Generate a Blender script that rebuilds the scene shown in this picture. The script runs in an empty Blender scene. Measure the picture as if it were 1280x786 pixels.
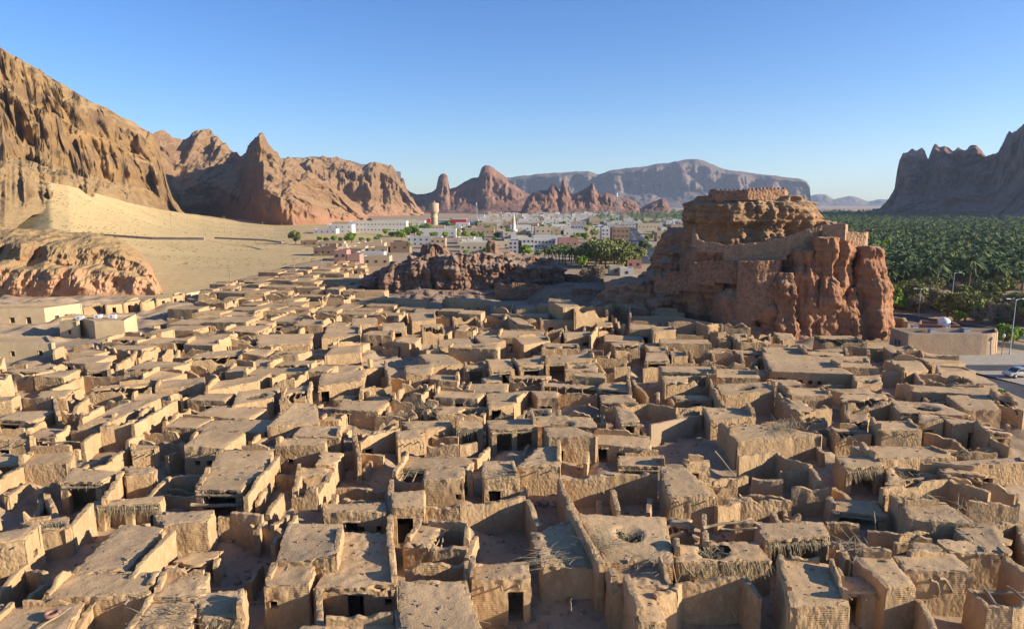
import bpy, math, random
import numpy as np
from mathutils import Vector

# ------------------------------------------------------------------ camera, sky, sun, exposure
scene = bpy.context.scene
col = scene.collection
R = math.radians
F_PX, CX, CY = 853.3, 640.0, 393.0
CAM_H = 30.0
PITCH = R(9.19)
cam_data = bpy.data.cameras.new("camera"); cam_data.sensor_width = 36; cam_data.lens = 24.0
cam_data.clip_start = 0.5; cam_data.clip_end = 60000
cam = bpy.data.objects.new("camera", cam_data); col.objects.link(cam)
cam.location = (0, 0, CAM_H); cam.rotation_euler = (R(90) - PITCH, 0, 0)
scene.camera = cam

SUN_EL, SUN_AZ = 18.0, 10.0            # degrees above horizon; degrees from +X towards the camera
S = Vector((math.cos(R(SUN_AZ)) * math.cos(R(SUN_EL)), -math.sin(R(SUN_AZ)) * math.cos(R(SUN_EL)), math.sin(R(SUN_EL))))
world = bpy.data.worlds.new("World"); scene.world = world; world.use_nodes = True
wn, wl = world.node_tree.nodes, world.node_tree.links
bg = wn["Background"]; sky = wn.new("ShaderNodeTexSky"); sky.sky_type = 'NISHITA'
sky.sun_disc = False; sky.sun_elevation = R(SUN_EL); sky.sun_rotation = R(90 + SUN_AZ)
sky.altitude = 700; sky.air_density = 1.0; sky.dust_density = 0.55; sky.ozone_density = 4.3
hs = wn.new("ShaderNodeHueSaturation"); hs.inputs["Saturation"].default_value = 1.17; hs.inputs["Hue"].default_value = 0.511; wl.new(sky.outputs[0], hs.inputs["Color"]); wl.new(hs.outputs[0], bg.inputs[0]); bg.inputs[1].default_value = 0.092
sun = bpy.data.lights.new("sun", 'SUN'); sun.energy = 5.0; sun.angle = R(0.5); sun.color = (1.0, 0.90, 0.74)
sun_o = bpy.data.objects.new("sun", sun); col.objects.link(sun_o); sun_o.location = (200, -60, 300)
sun_o.rotation_euler = S.to_track_quat('Z', 'Y').to_euler()
scene.view_settings.view_transform = 'Standard'; scene.view_settings.look = 'None'
scene.view_settings.gamma = 1.0; scene.view_settings.use_curve_mapping = False
scene.view_settings.exposure = 1.12

rng = np.random.default_rng(7); random.seed(7)

# ------------------------------------------------------------------ picture <-> place
cp, sp = math.cos(PITCH), math.sin(PITCH)
def ray(u, v):
    a = (u - CX) / F_PX; b = (CY - v) / F_PX
    return a, cp + b * sp, -sp + b * cp
def onz(u, v, z=0.0):                     # where the sight line through (u,v) meets height z
    a, b, c = ray(u, v); t = (z - CAM_H) / c
    return np.array([a * t, b * t, z])
def atd(u, v, D):                         # the point on it at forward distance D
    a, b, c = ray(u, v); t = D / b
    return np.array([a * t, D, CAM_H + c * t])
def toPx(x, y, z):
    d = y * cp - (z - CAM_H) * sp; up = y * sp + (z - CAM_H) * cp
    return CX + F_PX * x / d, CY - F_PX * up / d

# ------------------------------------------------------------------ noise
def _h(x, y, z, s):
    n = (x.astype(np.int64) * 374761393 + y.astype(np.int64) * 668265263 + z.astype(np.int64) * 2147483647 + s * 144269) & 0xffffffff
    n = ((n ^ (n >> 13)) * 1274126177) & 0xffffffff
    n = ((n ^ (n >> 16)) * 2246822519) & 0xffffffff
    return ((n ^ (n >> 15)) & 0xffffff) / float(0xffffff) * 2 - 1
def vn(x, y, z, s=0):
    x, y, z = np.broadcast_arrays(np.asarray(x, float), np.asarray(y, float), np.asarray(z, float))
    xi, yi, zi = np.floor(x), np.floor(y), np.floor(z)
    fx, fy, fz = x - xi, y - yi, z - zi
    fx = fx * fx * (3 - 2 * fx); fy = fy * fy * (3 - 2 * fy); fz = fz * fz * (3 - 2 * fz)
    r = 0
    for dx in (0, 1):
        for dy in (0, 1):
            for dz in (0, 1):
                w = (fx if dx else 1 - fx) * (fy if dy else 1 - fy) * (fz if dz else 1 - fz)
                r = r + w * _h(xi + dx, yi + dy, zi + dz, s)
    return r
def fbm(x, y, z, o=4, s=0, gain=.5):
    r = 0; a = 1; f = 1; t = 0
    for i in range(o):
        r = r + a * vn(x * f, y * f, z * f, s + i * 17); t += a; a *= gain; f *= 2.03
    return r / t
def ridge(x, y, z, o=4, s=0):
    r = 0; a = 1; f = 1; t = 0
    for i in range(o):
        r = r + a * (1 - 2 * np.abs(vn(x * f, y * f, z * f, s + i * 17))); t += a; a *= .5; f *= 2.03
    return r / t
def sstep(a, b, x):
    t = np.clip((x - a) / (b - a), 0, 1); return t * t * (3 - 2 * t)

# ------------------------------------------------------------------ mesh collecting
class MB:
    def __init__(s): s.V = []; s.Q = []; s.T = []; s.n = 0; s.M = []; s.cur = 0
    def add(s, V, Q=None, T=None):
        V = np.asarray(V, float).reshape(-1, 3)
        if Q is not None and len(Q): s.Q.append(np.asarray(Q, np.int64).reshape(-1, 4) + s.n)
        if T is not None and len(T): s.T.append(np.asarray(T, np.int64).reshape(-1, 3) + s.n)
        s.V.append(V); s.n += len(V)
    def grid(s, P, wrap=False, mask=None, flip=False):      # P: (n,m,3)
        n, m = P.shape[:2]
        idx = np.arange(n * m).reshape(n, m)
        if wrap: idx = np.concatenate([idx, idx[:1]], 0)
        q = np.stack([idx[:-1, :-1], idx[1:, :-1], idx[1:, 1:], idx[:-1, 1:]], -1)
        if flip: q = q[..., ::-1]
        if mask is not None: q = q[mask]
        s.add(P.reshape(-1, 3), q.reshape(-1, 4))
    def box(s, c, size, rz=0, taper=0):
        x, y, z = [d / 2 for d in size]; k = 1 - taper
        V = np.array([(-x, -y, -z), (x, -y, -z), (x, y, -z), (-x, y, -z), (-x*k, -y*k, z), (x*k, -y*k, z), (x*k, y*k, z), (-x*k, y*k, z)])
        a, b = math.cos(rz), math.sin(rz)
        V = np.stack([V[:, 0] * a - V[:, 1] * b, V[:, 0] * b + V[:, 1] * a, V[:, 2]], 1) + np.asarray(c)
        s.add(V, [(0, 3, 2, 1), (4, 5, 6, 7), (0, 1, 5, 4), (1, 2, 6, 5), (2, 3, 7, 6), (3, 0, 4, 7)])
    def tube(s, pts, rad, n=7, caps=True):
        pts = np.asarray(pts, float); rad = np.broadcast_to(rad, len(pts))
        d = np.gradient(pts, axis=0); d /= np.linalg.norm(d, axis=1)[:, None] + 1e-9
        ref = np.where(np.abs(d[:, 2:3]) > .9, [[1., 0, 0]], [[0, 0, 1.]])
        e = np.cross(d, ref); e /= np.linalg.norm(e, axis=1)[:, None] + 1e-9
        f = np.cross(d, e)
        th = np.linspace(0, 2 * np.pi, n, endpoint=False)
        P = pts[None] + rad[None, :, None] * (np.cos(th)[:, None, None] * e[None] + np.sin(th)[:, None, None] * f[None])
        b = s.n; s.grid(P, wrap=True)
        if caps:
            m = len(pts)
            for k, j in ((0, 0), (m - 1, 1)):
                ring = [b + i * m + k for i in range(n)]
                s.V.append(pts[k:k + 1]); c = s.n; s.n += 1
                s.T.append(np.array([(ring[i], ring[(i + 1) % n], c) for i in range(n)]))
    def revolve(s, prof, c, n=16, rz=0):                     # prof: [(r,z)]
        th = np.linspace(0, 2 * np.pi, n, endpoint=False) + rz
        P = np.array([[(c[0] + r * math.cos(t), c[1] + r * math.sin(t), c[2] + z) for r, z in prof] for t in th])
        s.grid(P, wrap=True)
    def build(s, name, mat, parent=None, smooth=True):
        V = np.concatenate(s.V); nq = sum(len(q) for q in s.Q); nt = sum(len(t) for t in s.T)
        me = bpy.data.meshes.new(name); me.vertices.add(len(V)); me.vertices.foreach_set("co", V.ravel())
        li = []; st = []; tot = []
        if nq: q = np.concatenate(s.Q); li.append(q.ravel()); st.append(np.arange(nq) * 4); tot.append(np.full(nq, 4))
        if nt: t = np.concatenate(s.T); li.append(t.ravel()); st.append(nq * 4 + np.arange(nt) * 3); tot.append(np.full(nt, 3))
        li = np.concatenate(li); me.loops.add(len(li)); me.loops.foreach_set("vertex_index", li)
        me.polygons.add(nq + nt); me.polygons.foreach_set("loop_start", np.concatenate(st)); me.polygons.foreach_set("loop_total", np.concatenate(tot))
        me.polygons.foreach_set("use_smooth", np.full(nq + nt, smooth)); me.update(calc_edges=True); me.validate()
        me.materials.append(mat)
        o = bpy.data.objects.new(name, me); col.objects.link(o)
        if parent is not None:
            o.parent = parent
            o.matrix_parent_inverse = parent.matrix_basis.inverted()
        return o

def tag(o, label, cat, group=None, kind=None):
    if label: o["label"] = label
    if cat: o["category"] = cat
    if group: o["group"] = group
    if kind: o["kind"] = kind
    elif cat: o["kind"] = "thing"
    return o
def empty(name, loc):
    o = bpy.data.objects.new(name, None); o.location = loc; o.empty_display_size = .3; col.objects.link(o); return o
def copy_tree(o, loc, rz=0, sc=1.0):
    c = o.copy(); col.objects.link(c); c.location = loc; c.rotation_euler = (0, 0, rz); c.scale = (sc, sc, sc)
    for ch in o.children:
        d = ch.copy(); col.objects.link(d); d.parent = c
        for g in ch.children:
            e = g.copy(); col.objects.link(e); e.parent = d
    return c

# ------------------------------------------------------------------ materials
def mat(name, c1, c2, scale=.4, rough=.95, bump=.5, bscale=6, bdist=.05, c3=None, s3=9, stretch=None, w3=.5, spec=.15, voro=0, strata=None, vscale=4, patchy=0, course=0):
    m = bpy.data.materials.new(name); m.use_nodes = True
    N, L = m.node_tree.nodes, m.node_tree.links; b = N["Principled BSDF"]
    b.inputs["Roughness"].default_value = rough; b.inputs["Specular IOR Level"].default_value = spec
    g = N.new("ShaderNodeNewGeometry"); mp = N.new("ShaderNodeMapping"); L.new(g.outputs["Position"], mp.inputs[0])
    if stretch: mp.inputs["Scale"].default_value = stretch
    def noise(sc, det=6, ro=.6):
        n = N.new("ShaderNodeTexNoise"); n.inputs["Scale"].default_value = sc; n.inputs["Detail"].default_value = det
        n.inputs["Roughness"].default_value = ro; L.new(mp.outputs[0], n.inputs["Vector"]); return n.outputs["Fac"]
    def ramp(fac, a, bb):
        r = N.new("ShaderNodeMapRange"); r.inputs["From Min"].default_value = a; r.inputs["From Max"].default_value = bb; L.new(fac, r.inputs["Value"]); return r.outputs[0]
    def mix(fac, a, bb):
        x = N.new("ShaderNodeMix"); x.data_type = 'RGBA'
        L.new(fac, x.inputs[0])
        for i, val in ((6, a), (7, bb)):
            if isinstance(val, tuple): x.inputs[i].default_value = (*val, 1)
            else: L.new(val, x.inputs[i])
        return x.outputs[2]
    cc = mix(ramp(noise(scale), .35, .65), c1, c2)
    if c3: cc = mix(ramp(noise(s3, 5), .5, .5 + .25 / max(w3, .05) * .5), cc, c3)
    if strata:
        sx = N.new("ShaderNodeSeparateXYZ"); L.new(g.outputs["Position"], sx.inputs[0])
        nz = noise(strata.get('ws', .02), 3)
        ma = N.new("ShaderNodeMath"); ma.operation = 'MULTIPLY_ADD'; L.new(nz, ma.inputs[0]); ma.inputs[1].default_value = strata.get('warp', 8); L.new(sx.outputs[2], ma.inputs[2])
        if 'lines' in strata:
            cm = N.new("ShaderNodeCombineXYZ"); L.new(ma.outputs[0], cm.inputs[2])
            n2 = N.new("ShaderNodeTexNoise"); n2.inputs["Scale"].default_value = strata['lines']; n2.inputs["Detail"].default_value = 4; L.new(cm.outputs[0], n2.inputs["Vector"])
            cc = mix(ramp(n2.outputs["Fac"], .45, .7), cc, strata['lc'])
        if 'z0' in strata:
            rr = ramp(ma.outputs[0], strata['z0'], strata['z1']); inv = N.new("ShaderNodeMath"); inv.operation = 'SUBTRACT'; inv.inputs[0].default_value = 1; L.new(rr, inv.inputs[1])
            cc = mix(inv.outputs[0], cc, strata['low'])
        if 'flat' in strata:                                  # loose debris lies where the rock is not steep
            sn = N.new("ShaderNodeSeparateXYZ"); L.new(g.outputs["Normal"], sn.inputs[0])
            ad = N.new("ShaderNodeMath"); ad.operation = 'MULTIPLY_ADD'; L.new(noise(.05, 4), ad.inputs[0]); ad.inputs[1].default_value = .3; L.new(sn.outputs[2], ad.inputs[2])
            cc = mix(ramp(ad.outputs[0], .75, 1.0), cc, strata['flat'])
    L.new(cc, b.inputs["Base Color"])
    if bump:
        h = noise(bscale, 8, .62)
        if voro:
            vo = N.new("ShaderNodeTexVoronoi"); vo.feature = 'SMOOTH_F1'; vo.inputs["Scale"].default_value = vscale; L.new(mp.outputs[0], vo.inputs["Vector"])
            mm = N.new("ShaderNodeMath"); mm.operation = 'MULTIPLY_ADD'; L.new(vo.outputs["Distance"], mm.inputs[0]); mm.inputs[1].default_value = -voro; L.new(h, mm.inputs[2]); h = mm.outputs[0]
        if course:                                            # courses of mud brick showing through the plaster
            sz = N.new("ShaderNodeSeparateXYZ"); L.new(g.outputs["Position"], sz.inputs[0])
            wv = N.new("ShaderNodeMath"); wv.operation = 'MULTIPLY_ADD'; L.new(noise(1.3, 3), wv.inputs[0]); wv.inputs[1].default_value = 1.6; mu = N.new("ShaderNodeMath"); mu.operation = 'MULTIPLY'; L.new(sz.outputs[2], mu.inputs[0]); mu.inputs[1].default_value = 40; L.new(mu.outputs[0], wv.inputs[2])
            sn_ = N.new("ShaderNodeMath"); sn_.operation = 'SINE'; L.new(wv.outputs[0], sn_.inputs[0]); ms = N.new("ShaderNodeMath"); ms.operation = 'MULTIPLY_ADD'; L.new(sn_.outputs[0], ms.inputs[0])
            cm_ = N.new("ShaderNodeMath"); cm_.operation = 'MULTIPLY'; L.new(ramp(noise(.28, 3), .5, .62), cm_.inputs[0]); cm_.inputs[1].default_value = course; L.new(cm_.outputs[0], ms.inputs[1]); L.new(h, ms.inputs[2]); h = ms.outputs[0]
        if patchy:
            pm_ = N.new("ShaderNodeMath"); pm_.operation = 'MULTIPLY'; L.new(h, pm_.inputs[0]); pr_ = N.new("ShaderNodeMapRange"); pr_.inputs["From Min"].default_value = .38; pr_.inputs["From Max"].default_value = .62; pr_.inputs["To Min"].default_value = 1 - patchy; L.new(noise(.33, 4), pr_.inputs["Value"]); L.new(pr_.outputs[0], pm_.inputs[1]); h = pm_.outputs[0]
        bm = N.new("ShaderNodeBump"); bm.inputs["Strength"].default_value = bump; bm.inputs["Distance"].default_value = bdist
        L.new(h, bm.inputs["Height"]); L.new(bm.outputs[0], b.inputs["Normal"])
    return m
def plain(name, c, rough=.6, metal=0, spec=.3):
    return mat(name, c, tuple(x * .86 for x in c), scale=.7, rough=rough, bump=.12, bscale=14, bdist=.01, spec=spec) if not metal else _metal(name, c, rough)
def _metal(name, c, rough):
    m = bpy.data.materials.new(name); m.use_nodes = True; b = m.node_tree.nodes["Principled BSDF"]
    b.inputs["Base Color"].default_value = (*c, 1); b.inputs["Roughness"].default_value = rough; b.inputs["Metallic"].default_value = .6; return m

M_WALL = mat("mud_plaster", (.445, .292, .15), (.335, .214, .107), .35, bump=.9, bscale=5, bdist=.11, c3=(.48, .33, .195), s3=2.2, voro=1.0, vscale=4.2, stretch=(1, 1, .7), patchy=.75, course=.16)
M_ROOF = mat("mud_roof", (.53, .35, .185), (.40, .262, .135), .22, bump=.8, bscale=7, bdist=.06, c3=(.30, .205, .125), s3=3.1, w3=.45)
M_DIRT_ = None; M_DIRT = mat("dirt", (.34, .24, .155), (.28, .195, .125), .25, bump=.8, bscale=3, bdist=.08, c3=(.22, .155, .10), s3=2.0)
M_RUB = mat("rubble_mud", (.33, .235, .155), (.24, .17, .11), 1.2, bump=.5, bscale=9)
M_STRAW = mat("dry_reed", (.36, .29, .17), (.24, .18, .10), 3, bump=.2, bscale=30)
M_WOOD = mat("old_palm_wood", (.33, .25, .16), (.22, .16, .10), 2, bump=.4, bscale=20, bdist=.02, stretch=(1, 1, .3))
M_DOOR = mat("dark_door_wood", (.06, .042, .028), (.04, .028, .02), 2, bump=.3, bscale=20)
M_SMOOTH = mat("smooth_mud_render", (.43, .30, .18), (.38, .265, .16), .3, bump=.35, bscale=4, bdist=.04, c3=(.34, .24, .15), s3=1.4)
# ------------------------------------------------------------------ old town builders
TOWN = []          # records of every house for labelling
FOOT = []          # ground outlines already taken
ROOFPTS = []       # spots where clods and sticks can lie

def res_at(p): return float(np.clip(math.hypot(p[0], p[1]) / 330, .14, .9))

def wall_sheet(mb, p0, p1, zb, zt, r, rough, openings=(), amp=.09, seed=0, thick=.45, both=False, topvar=.12, jag=0, caps=True, lean=0):
    p0 = np.asarray(p0[:2], float); p1 = np.asarray(p1[:2], float)
    L = np.linalg.norm(p1 - p0); d = (p1 - p0) / max(L, 1e-6); nrm = np.array([d[1], -d[0]])
    zt0, zt1 = (zt, zt) if np.isscalar(zt) else zt
    H = max(zt0, zt1) - zb
    s = np.linspace(0, L, max(2, int(L / r) + 1)); zz = np.linspace(0, H, max(3, int(H / r) + 1))
    for o in openings:
        s = np.append(s, [o[0], o[1]]); zz = np.append(zz, [o[2], o[3]])
    s = np.unique(np.round(np.clip(s, 0, L), 3)); zz = np.unique(np.round(np.clip(zz, 0, H), 3))
    px, py = p0[0] + d[0] * s, p0[1] + d[1] * s
    top = zt0 + (zt1 - zt0) * s / L + topvar * fbm(px * .7, py * .7, seed * 3.7, 3, seed) * 1.6 + .06 * vn(px * 3, py * 3, 5., seed)
    if jag:
        k = fbm(px * .45, py * .45, seed * 1.3, 3, seed + 5)
        top = top - jag * sstep(-.05, .45, k) * 1.6 - jag * .35 * np.maximum(0, vn(px * 1.7, py * 1.7, 2., seed + 9))
        top = np.maximum(top, zb + .5)
    Z = zb + zz[None, :] * np.ones((len(s), 1))
    w = sstep(max(H - 1.1, H * .45), H, zz)[None, :]
    low = Z > top[:, None]
    Z = Z + (top[:, None] - (zb + H)) * w
    Z = np.minimum(Z, top[:, None])
    X = px[:, None] * np.ones_like(Z); Y = py[:, None] * np.ones_like(Z)
    fz = sstep(H * .25, H, zz)[None, :]
    dr = amp * (.35 + fz * .9) * (fbm(X * 1.6, Y * 1.6, Z * .8, 3, seed + 2) + .45 * ridge(X * 2.4, Y * 2.4, Z * .7, 2, seed + 4) * fz + .3 * vn(X * 4.5, Y * 4.5, Z * 3.5, 77)) if amp else np.zeros_like(Z)
    batter = .16 * (1 - zz / max(H, .1))[None, :]
    off = dr + batter + (.13 * vn(px * .28, py * .28, 7., 5) * (amp > .05))[:, None]
    P = np.stack([X + nrm[0] * off, Y + nrm[1] * off, Z], -1)
    mask = np.ones((len(s) - 1, len(zz) - 1), bool)
    sc = (s[:-1] + s[1:]) / 2; zc = (zz[:-1] + zz[1:]) / 2
    for o in openings: mask &= ~((sc[:, None] > o[0]) & (sc[:, None] < o[1]) & (zc[None] > o[2]) & (zc[None] < o[3]))
    mb.grid(P, mask=mask)
    inn = P.copy(); inn[..., 0] = X - nrm[0] * (thick + (dr * .6 if both else 0)); inn[..., 1] = Y - nrm[1] * (thick + (dr * .6 if both else 0))
    if both: mb.grid(inn, mask=mask, flip=True)
    # rounded top between the two faces
    a = P[:, -1]; c = inn[:, -1]; mid = (a + c) / 2; mid[:, 2] += .04 + .04 * vn(px * 2.5, py * 2.5, 9., seed)
    mb.grid(np.stack([a, mid, c], 1))
    if caps:
        for k in (0, -1):
            cap = np.stack([P[k], (P[k] + inn[k]) / 2, inn[k]], 0)
            mb.grid(cap, flip=(k == 0))
    for o in openings:
        def pt(ss, z, dep):
            q = p0 + d * ss - nrm * dep; return (q[0], q[1], zb + z)
        cs = [(o[0], o[2]), (o[1], o[2]), (o[1], o[3]), (o[0], o[3])]
        Vs = [pt(c_[0], c_[1], -.12) for c_ in cs] + [pt(c_[0], c_[1], thick) for c_ in cs]
        mb.add(Vs, [(i, 4 + i, 4 + (i + 1) % 4, (i + 1) % 4) for i in range(4)])

def strip(mb, p, d, ln, w, droop, seg=4, twist=0):
    """one curved reed / frond blade"""
    d = np.asarray(d, float); d /= np.linalg.norm(d) + 1e-9
    side = np.cross(d, [0, 0, 1]); n = np.linalg.norm(side); side = side / n if n > .05 else np.array([1., 0, 0])
    t = np.linspace(0, 1, seg + 1)
    c = np.asarray(p)[None] + d[None] * (t * ln)[:, None]; c[:, 2] -= droop * t ** 2 * ln
    ww = w * (1 - .7 * t)
    P = np.stack([c - side * ww[:, None], c + side * ww[:, None]], 1)
    mb.grid(P)

def roof_patch(mb, q, z, r, seed, hole=None, rag=.1, mess=.05, over=.03):
    zc = np.broadcast_to(z, 4); q = np.asarray(q)[:, :2]
    lu = max(np.linalg.norm(q[1] - q[0]), np.linalg.norm(q[2] - q[3])); lv = max(np.linalg.norm(q[3] - q[0]), np.linalg.norm(q[2] - q[1]))
    c = q.mean(0); q = c + (q - c) * (1 - np.array([over * 4 / max(lu, lv)]))
    nu, nv = max(4, int(lu / r)), max(4, int(lv / r))
    u = np.linspace(0, 1, nu + 1)[:, None, None]; v = np.linspace(0, 1, nv + 1)[None, :, None]
    P = (q[3] * (1 - u) + q[2] * u) * (1 - v) + (q[0] * (1 - u) + q[1] * u) * v      # v=0 front
    uu, vv = u[..., 0], v[..., 0]; z = (zc[3] * (1 - uu) + zc[2] * uu) * (1 - vv) + (zc[0] * (1 - uu) + zc[1] * uu) * vv
    X, Y = P[..., 0].copy(), P[..., 1].copy()
    edge = np.minimum(np.minimum(u, 1 - u)[..., 0] * lu, np.minimum(v, 1 - v)[..., 0] * lv)
    Z = z + .05 + .05 * fbm(X * .5, Y * .5, seed, 3, seed) + mess * .7 * fbm(X * 2.2, Y * 2.2, seed, 3, seed + 3) - .03 * sstep(.4, 0, edge) \
        + .06 * np.maximum(0, vn(X * 1.5, Y * 1.5, 3., seed)) * sstep(.2, .5, edge) * sstep(1.0, .5, edge)
    Z = Z - .04 * sstep(.3, 2.5, edge)
    dirx, diry = X - c[0], Y - c[1]; ln = np.hypot(dirx, diry) + 1e-6
    e = sstep(.3, 0, edge) * rag * (fbm(X * 2.5, Y * 2.5, seed * 1., 2, seed + 8) * 1.8)
    X += dirx / ln * e; Y += diry / ln * e
    mask = np.ones((nu, nv), bool)
    if hole:
        uc = (u[:-1, :, 0] + u[1:, :, 0]) / 2; vc = (v[:, :-1, 0] + v[:, 1:, 0]) / 2
        XX, YY = X[:-1, :-1], Y[:-1, :-1]
        for (hu, hv, hr) in hole:
            dd = np.hypot((uc - hu) * lu, (vc - hv) * lv) + 1.5 * fbm(XX * .8, YY * .8, seed, 4, seed + 6)
            mask &= dd > hr
            D2 = np.hypot((u[..., 0] - hu) * lu, (v[..., 0] - hv) * lv); Z -= .30 * sstep(hr * 1.7, hr * .7, D2)
    G = np.stack([X, Y, Z], -1); mb.grid(G, mask=mask)
    ring = np.concatenate([G[:, 0], G[-1, 1:], G[-2::-1, -1], G[0, -2:0:-1]], 0)
    low = ring.copy(); low[:, 2] -= .26 + .1 * vn(ring[:, 0] * 3, ring[:, 1] * 3, 1., seed)
    low[:, :2] = c + (low[:, :2] - c) * .985
    mb.grid(np.stack([ring, low], 1), wrap=True, flip=True)
    ROOFPTS.append((G[1:-1, 1:-1][mask[1:, 1:]] if mask[1:, 1:].any() else G.reshape(-1, 3)))
    return G

def tube_pts(a, b, sag=0, wob=.05, n=6, seed=0):
    t = np.linspace(0, 1, n)[:, None]; p = np.asarray(a) * (1 - t) + np.asarray(b) * t
    p[:, 2] -= sag * 4 * (t * (1 - t))[:, 0]
    p += wob * np.stack([vn(t[:, 0] * 3, seed * 2.1, k * 5., 3) for k in range(3)], 1)
    return p

HN = [0]
def house(q, z, opts="", label=None, zb=0.0, parent_mb=None, look=None, hand=False):
    """q: four roof corners (far left, far right, near right, near left) in the place; opts: see below
       o open front   d/w door / window (prefix L or R for the side walls)   h hole   r reed fringe   x ragged   n roofless   s smooth   b beam across the front"""
    HN[0] += 1; seed = HN[0]
    q = [np.asarray(p[:2], float) for p in q]
    c = sum(q) / 4; r = res_at(c); toks = opts.split()
    flags = {t for t in toks if t.isalpha() and len(t) == 1}
    # ------- openings per wall: front, right, back, left
    op = {0: [], 1: [], 2: [], 3: []}
    E = [(q[3], q[2]), (q[2], q[1]), (q[1], q[0]), (q[0], q[3])]
    zc = z + np.random.default_rng(seed + 70).normal(0, 0 if 's' in flags else .13, 4); ZE = [(zc[3], zc[2]), (zc[2], zc[1]), (zc[1], zc[0]), (zc[0], zc[3])]
    doors = []
    for t in toks:
        k = 0
        if t[0] == 'L': k = 3; t = t[1:]
        elif t[0] == 'R' and len(t) > 1: k = 1; t = t[1:]
        if t[0] in 'dwD' and len(t) > 1:
            L = np.linalg.norm(E[k][1] - E[k][0]); f = float(t[1:]) * L
            w, a, b = (.55, 0.0, 2.75) if t[0] == 'd' else (.7, 0.0, 3.1) if t[0] == 'D' else (.27, (z - zb) * .52, (z - zb) * .52 + .55)
            f = min(max(f, w + .1), L - w - .1)
            if L > 2 * w + .3:
                op[k].append((f - w, f + w, a, min(b, z - zb - .55))); doors.append((k, f, w, a, b, t[0]))
    root = None
    mb = parent_mb or MB()
    half = 'c' in flags; smooth = 's' in flags; ragged = 'x' in flags; less = 'n' in flags
    amp = .02 if smooth else .11
    for k in range(4):
        if k == 0 and 'o' in flags: continue
        dz = (.1 if less else (0, -.07, 0, 0)[k]) + (.26 if smooth else 0)
        wall_sheet(mb, E[k][0], E[k][1], zb, (ZE[k][0] + dz, ZE[k][1] + dz), r, 1, op[k], amp, seed * 4 + k, .4, both=less or smooth or half or ('o' in flags and r < .4),
                   topvar=.03 if smooth else (.3 if less else (.12, .07, .14, .14)[k]), jag=1.1 if less else .7 if half and k in (0, 1, 3) else (.25 if ragged else 0), caps=True)
    if 'o' in flags:                                       # two piers and a heavy lintel in place of the front wall
        a, b = E[0]; L = np.linalg.norm(b - a); d = (b - a) / L
        npier = 2 if L < 5.5 else 3
        for i in range(npier):
            f = .35 + (L - .7) * i / (npier - 1)
            p = a + d * f
            wall_sheet(mb, p - d * .3, p + d * .3, zb, min(zc[2:]) - .12, r, 1, (), .07, seed + i, .45, both=True)
    FOOT.append(np.array(q))
    if parent_mb is not None:
        if not less: roof_patch(mb, [*q], z, r * 1.2, seed)
        return None
    root = empty("mudbrick_house", (c[0], c[1], zb))
    mb.build("wall", M_SMOOTH if smooth else M_WALL, root)
    hole = None
    if 'h' in flags:
        hr = np.random.default_rng(seed); hole = [(hr.uniform(.3, .6), hr.uniform(.3, .65), hr.uniform(.8, 1.3))]
    if not less:
        qr = q; zr = zc
        if half:
            f = .35 + .25 * ((seed * 37) % 10) / 10; side = seed % 3
            lerp = lambda a_, b_: a_ + (b_ - a_) * f
            qr = [q[0], q[1], lerp(q[2], q[1]), lerp(q[3], q[0])] if side < 2 else [q[0], lerp(q[1], q[0]), lerp(q[2], q[3]), q[3]]
            zr = [zc[0], zc[1], lerp(zc[2], zc[1]), lerp(zc[3], zc[0])] if side < 2 else [zc[0], lerp(zc[1], zc[0]), lerp(zc[2], zc[3]), zc[3]]
        rb = MB(); G = roof_patch(rb, qr, np.array(zr), r * 1.1, seed, hole, rag=.03 if smooth else (.5 if half else .22 if ragged else .12), mess=.02 if smooth else (.10 if ragged else .05))
        ro = rb.build("roof", M_ROOF, root)
        if ('r' in flags or 'o' in flags) and r < .5:
            fr = MB(); g = np.random.default_rng(seed); a, b = E[0]; d = b - a; L = np.linalg.norm(d); d = d / L; nrm = np.array([d[1], -d[0]])
            full = 'r' in flags
            for i in range(int(L * (26 if full else 9))):
                f = g.uniform(0, L); p = a + d * f + nrm * g.uniform(-.1, .12)
                strip(fr, (p[0], p[1], z - g.uniform(.05, .3)), (nrm[0] * .5 + g.normal(0, .15), nrm[1] * .5, -1 + g.normal(0, .2)), g.uniform(.4, 1.5) if full else g.uniform(.2, .6), g.uniform(.015, .035), 0, 2)
            fr.build("reed_fringe", M_STRAW, ro)
        if hole and r < .5:
            fr = MB(); g = np.random.default_rng(seed + 1); hu, hv, hh = hole[0]
            i0, j0 = int(hu * (G.shape[0] - 1)), int(hv * (G.shape[1] - 1)); ctr = G[i0, j0]
            for i in range(60):
                an = g.uniform(0, 6.28); rr = hh * g.uniform(.6, 1.5)
                p = ctr + [math.cos(an) * rr, math.sin(an) * rr, .35]
                strip(fr, p, (-math.cos(an + g.normal(0, .7)), -math.sin(an + g.normal(0, .7)), g.uniform(-.5, .1)), g.uniform(.8, 2.0), g.uniform(.02, .04), g.uniform(.2, .6), 4)
            fr.build("frond_lining", M_STRAW, ro)
    if half and r < .45:                                   # bare beams over the part that fell in
        g = np.random.default_rng(seed + 4)
        for i in range(int(g.integers(3, 6))):
            f = .12 + .8 * i / 5 + g.uniform(-.05, .05)
            p0 = q[3] + (q[2] - q[3]) * f; p1 = q[0] + (q[1] - q[0]) * f
            p1 = p0 + (p1 - p0) * g.uniform(.55, 1.0)
            bm = MB(); bm.tube(tube_pts((*p0, z - .15 - g.uniform(0, .9) * (i % 2)), (*p1, z - .12), .05, .1, 7, seed + i), g.uniform(.05, .09), 6); bm.build("roof_beam", M_WOOD, root)
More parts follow.
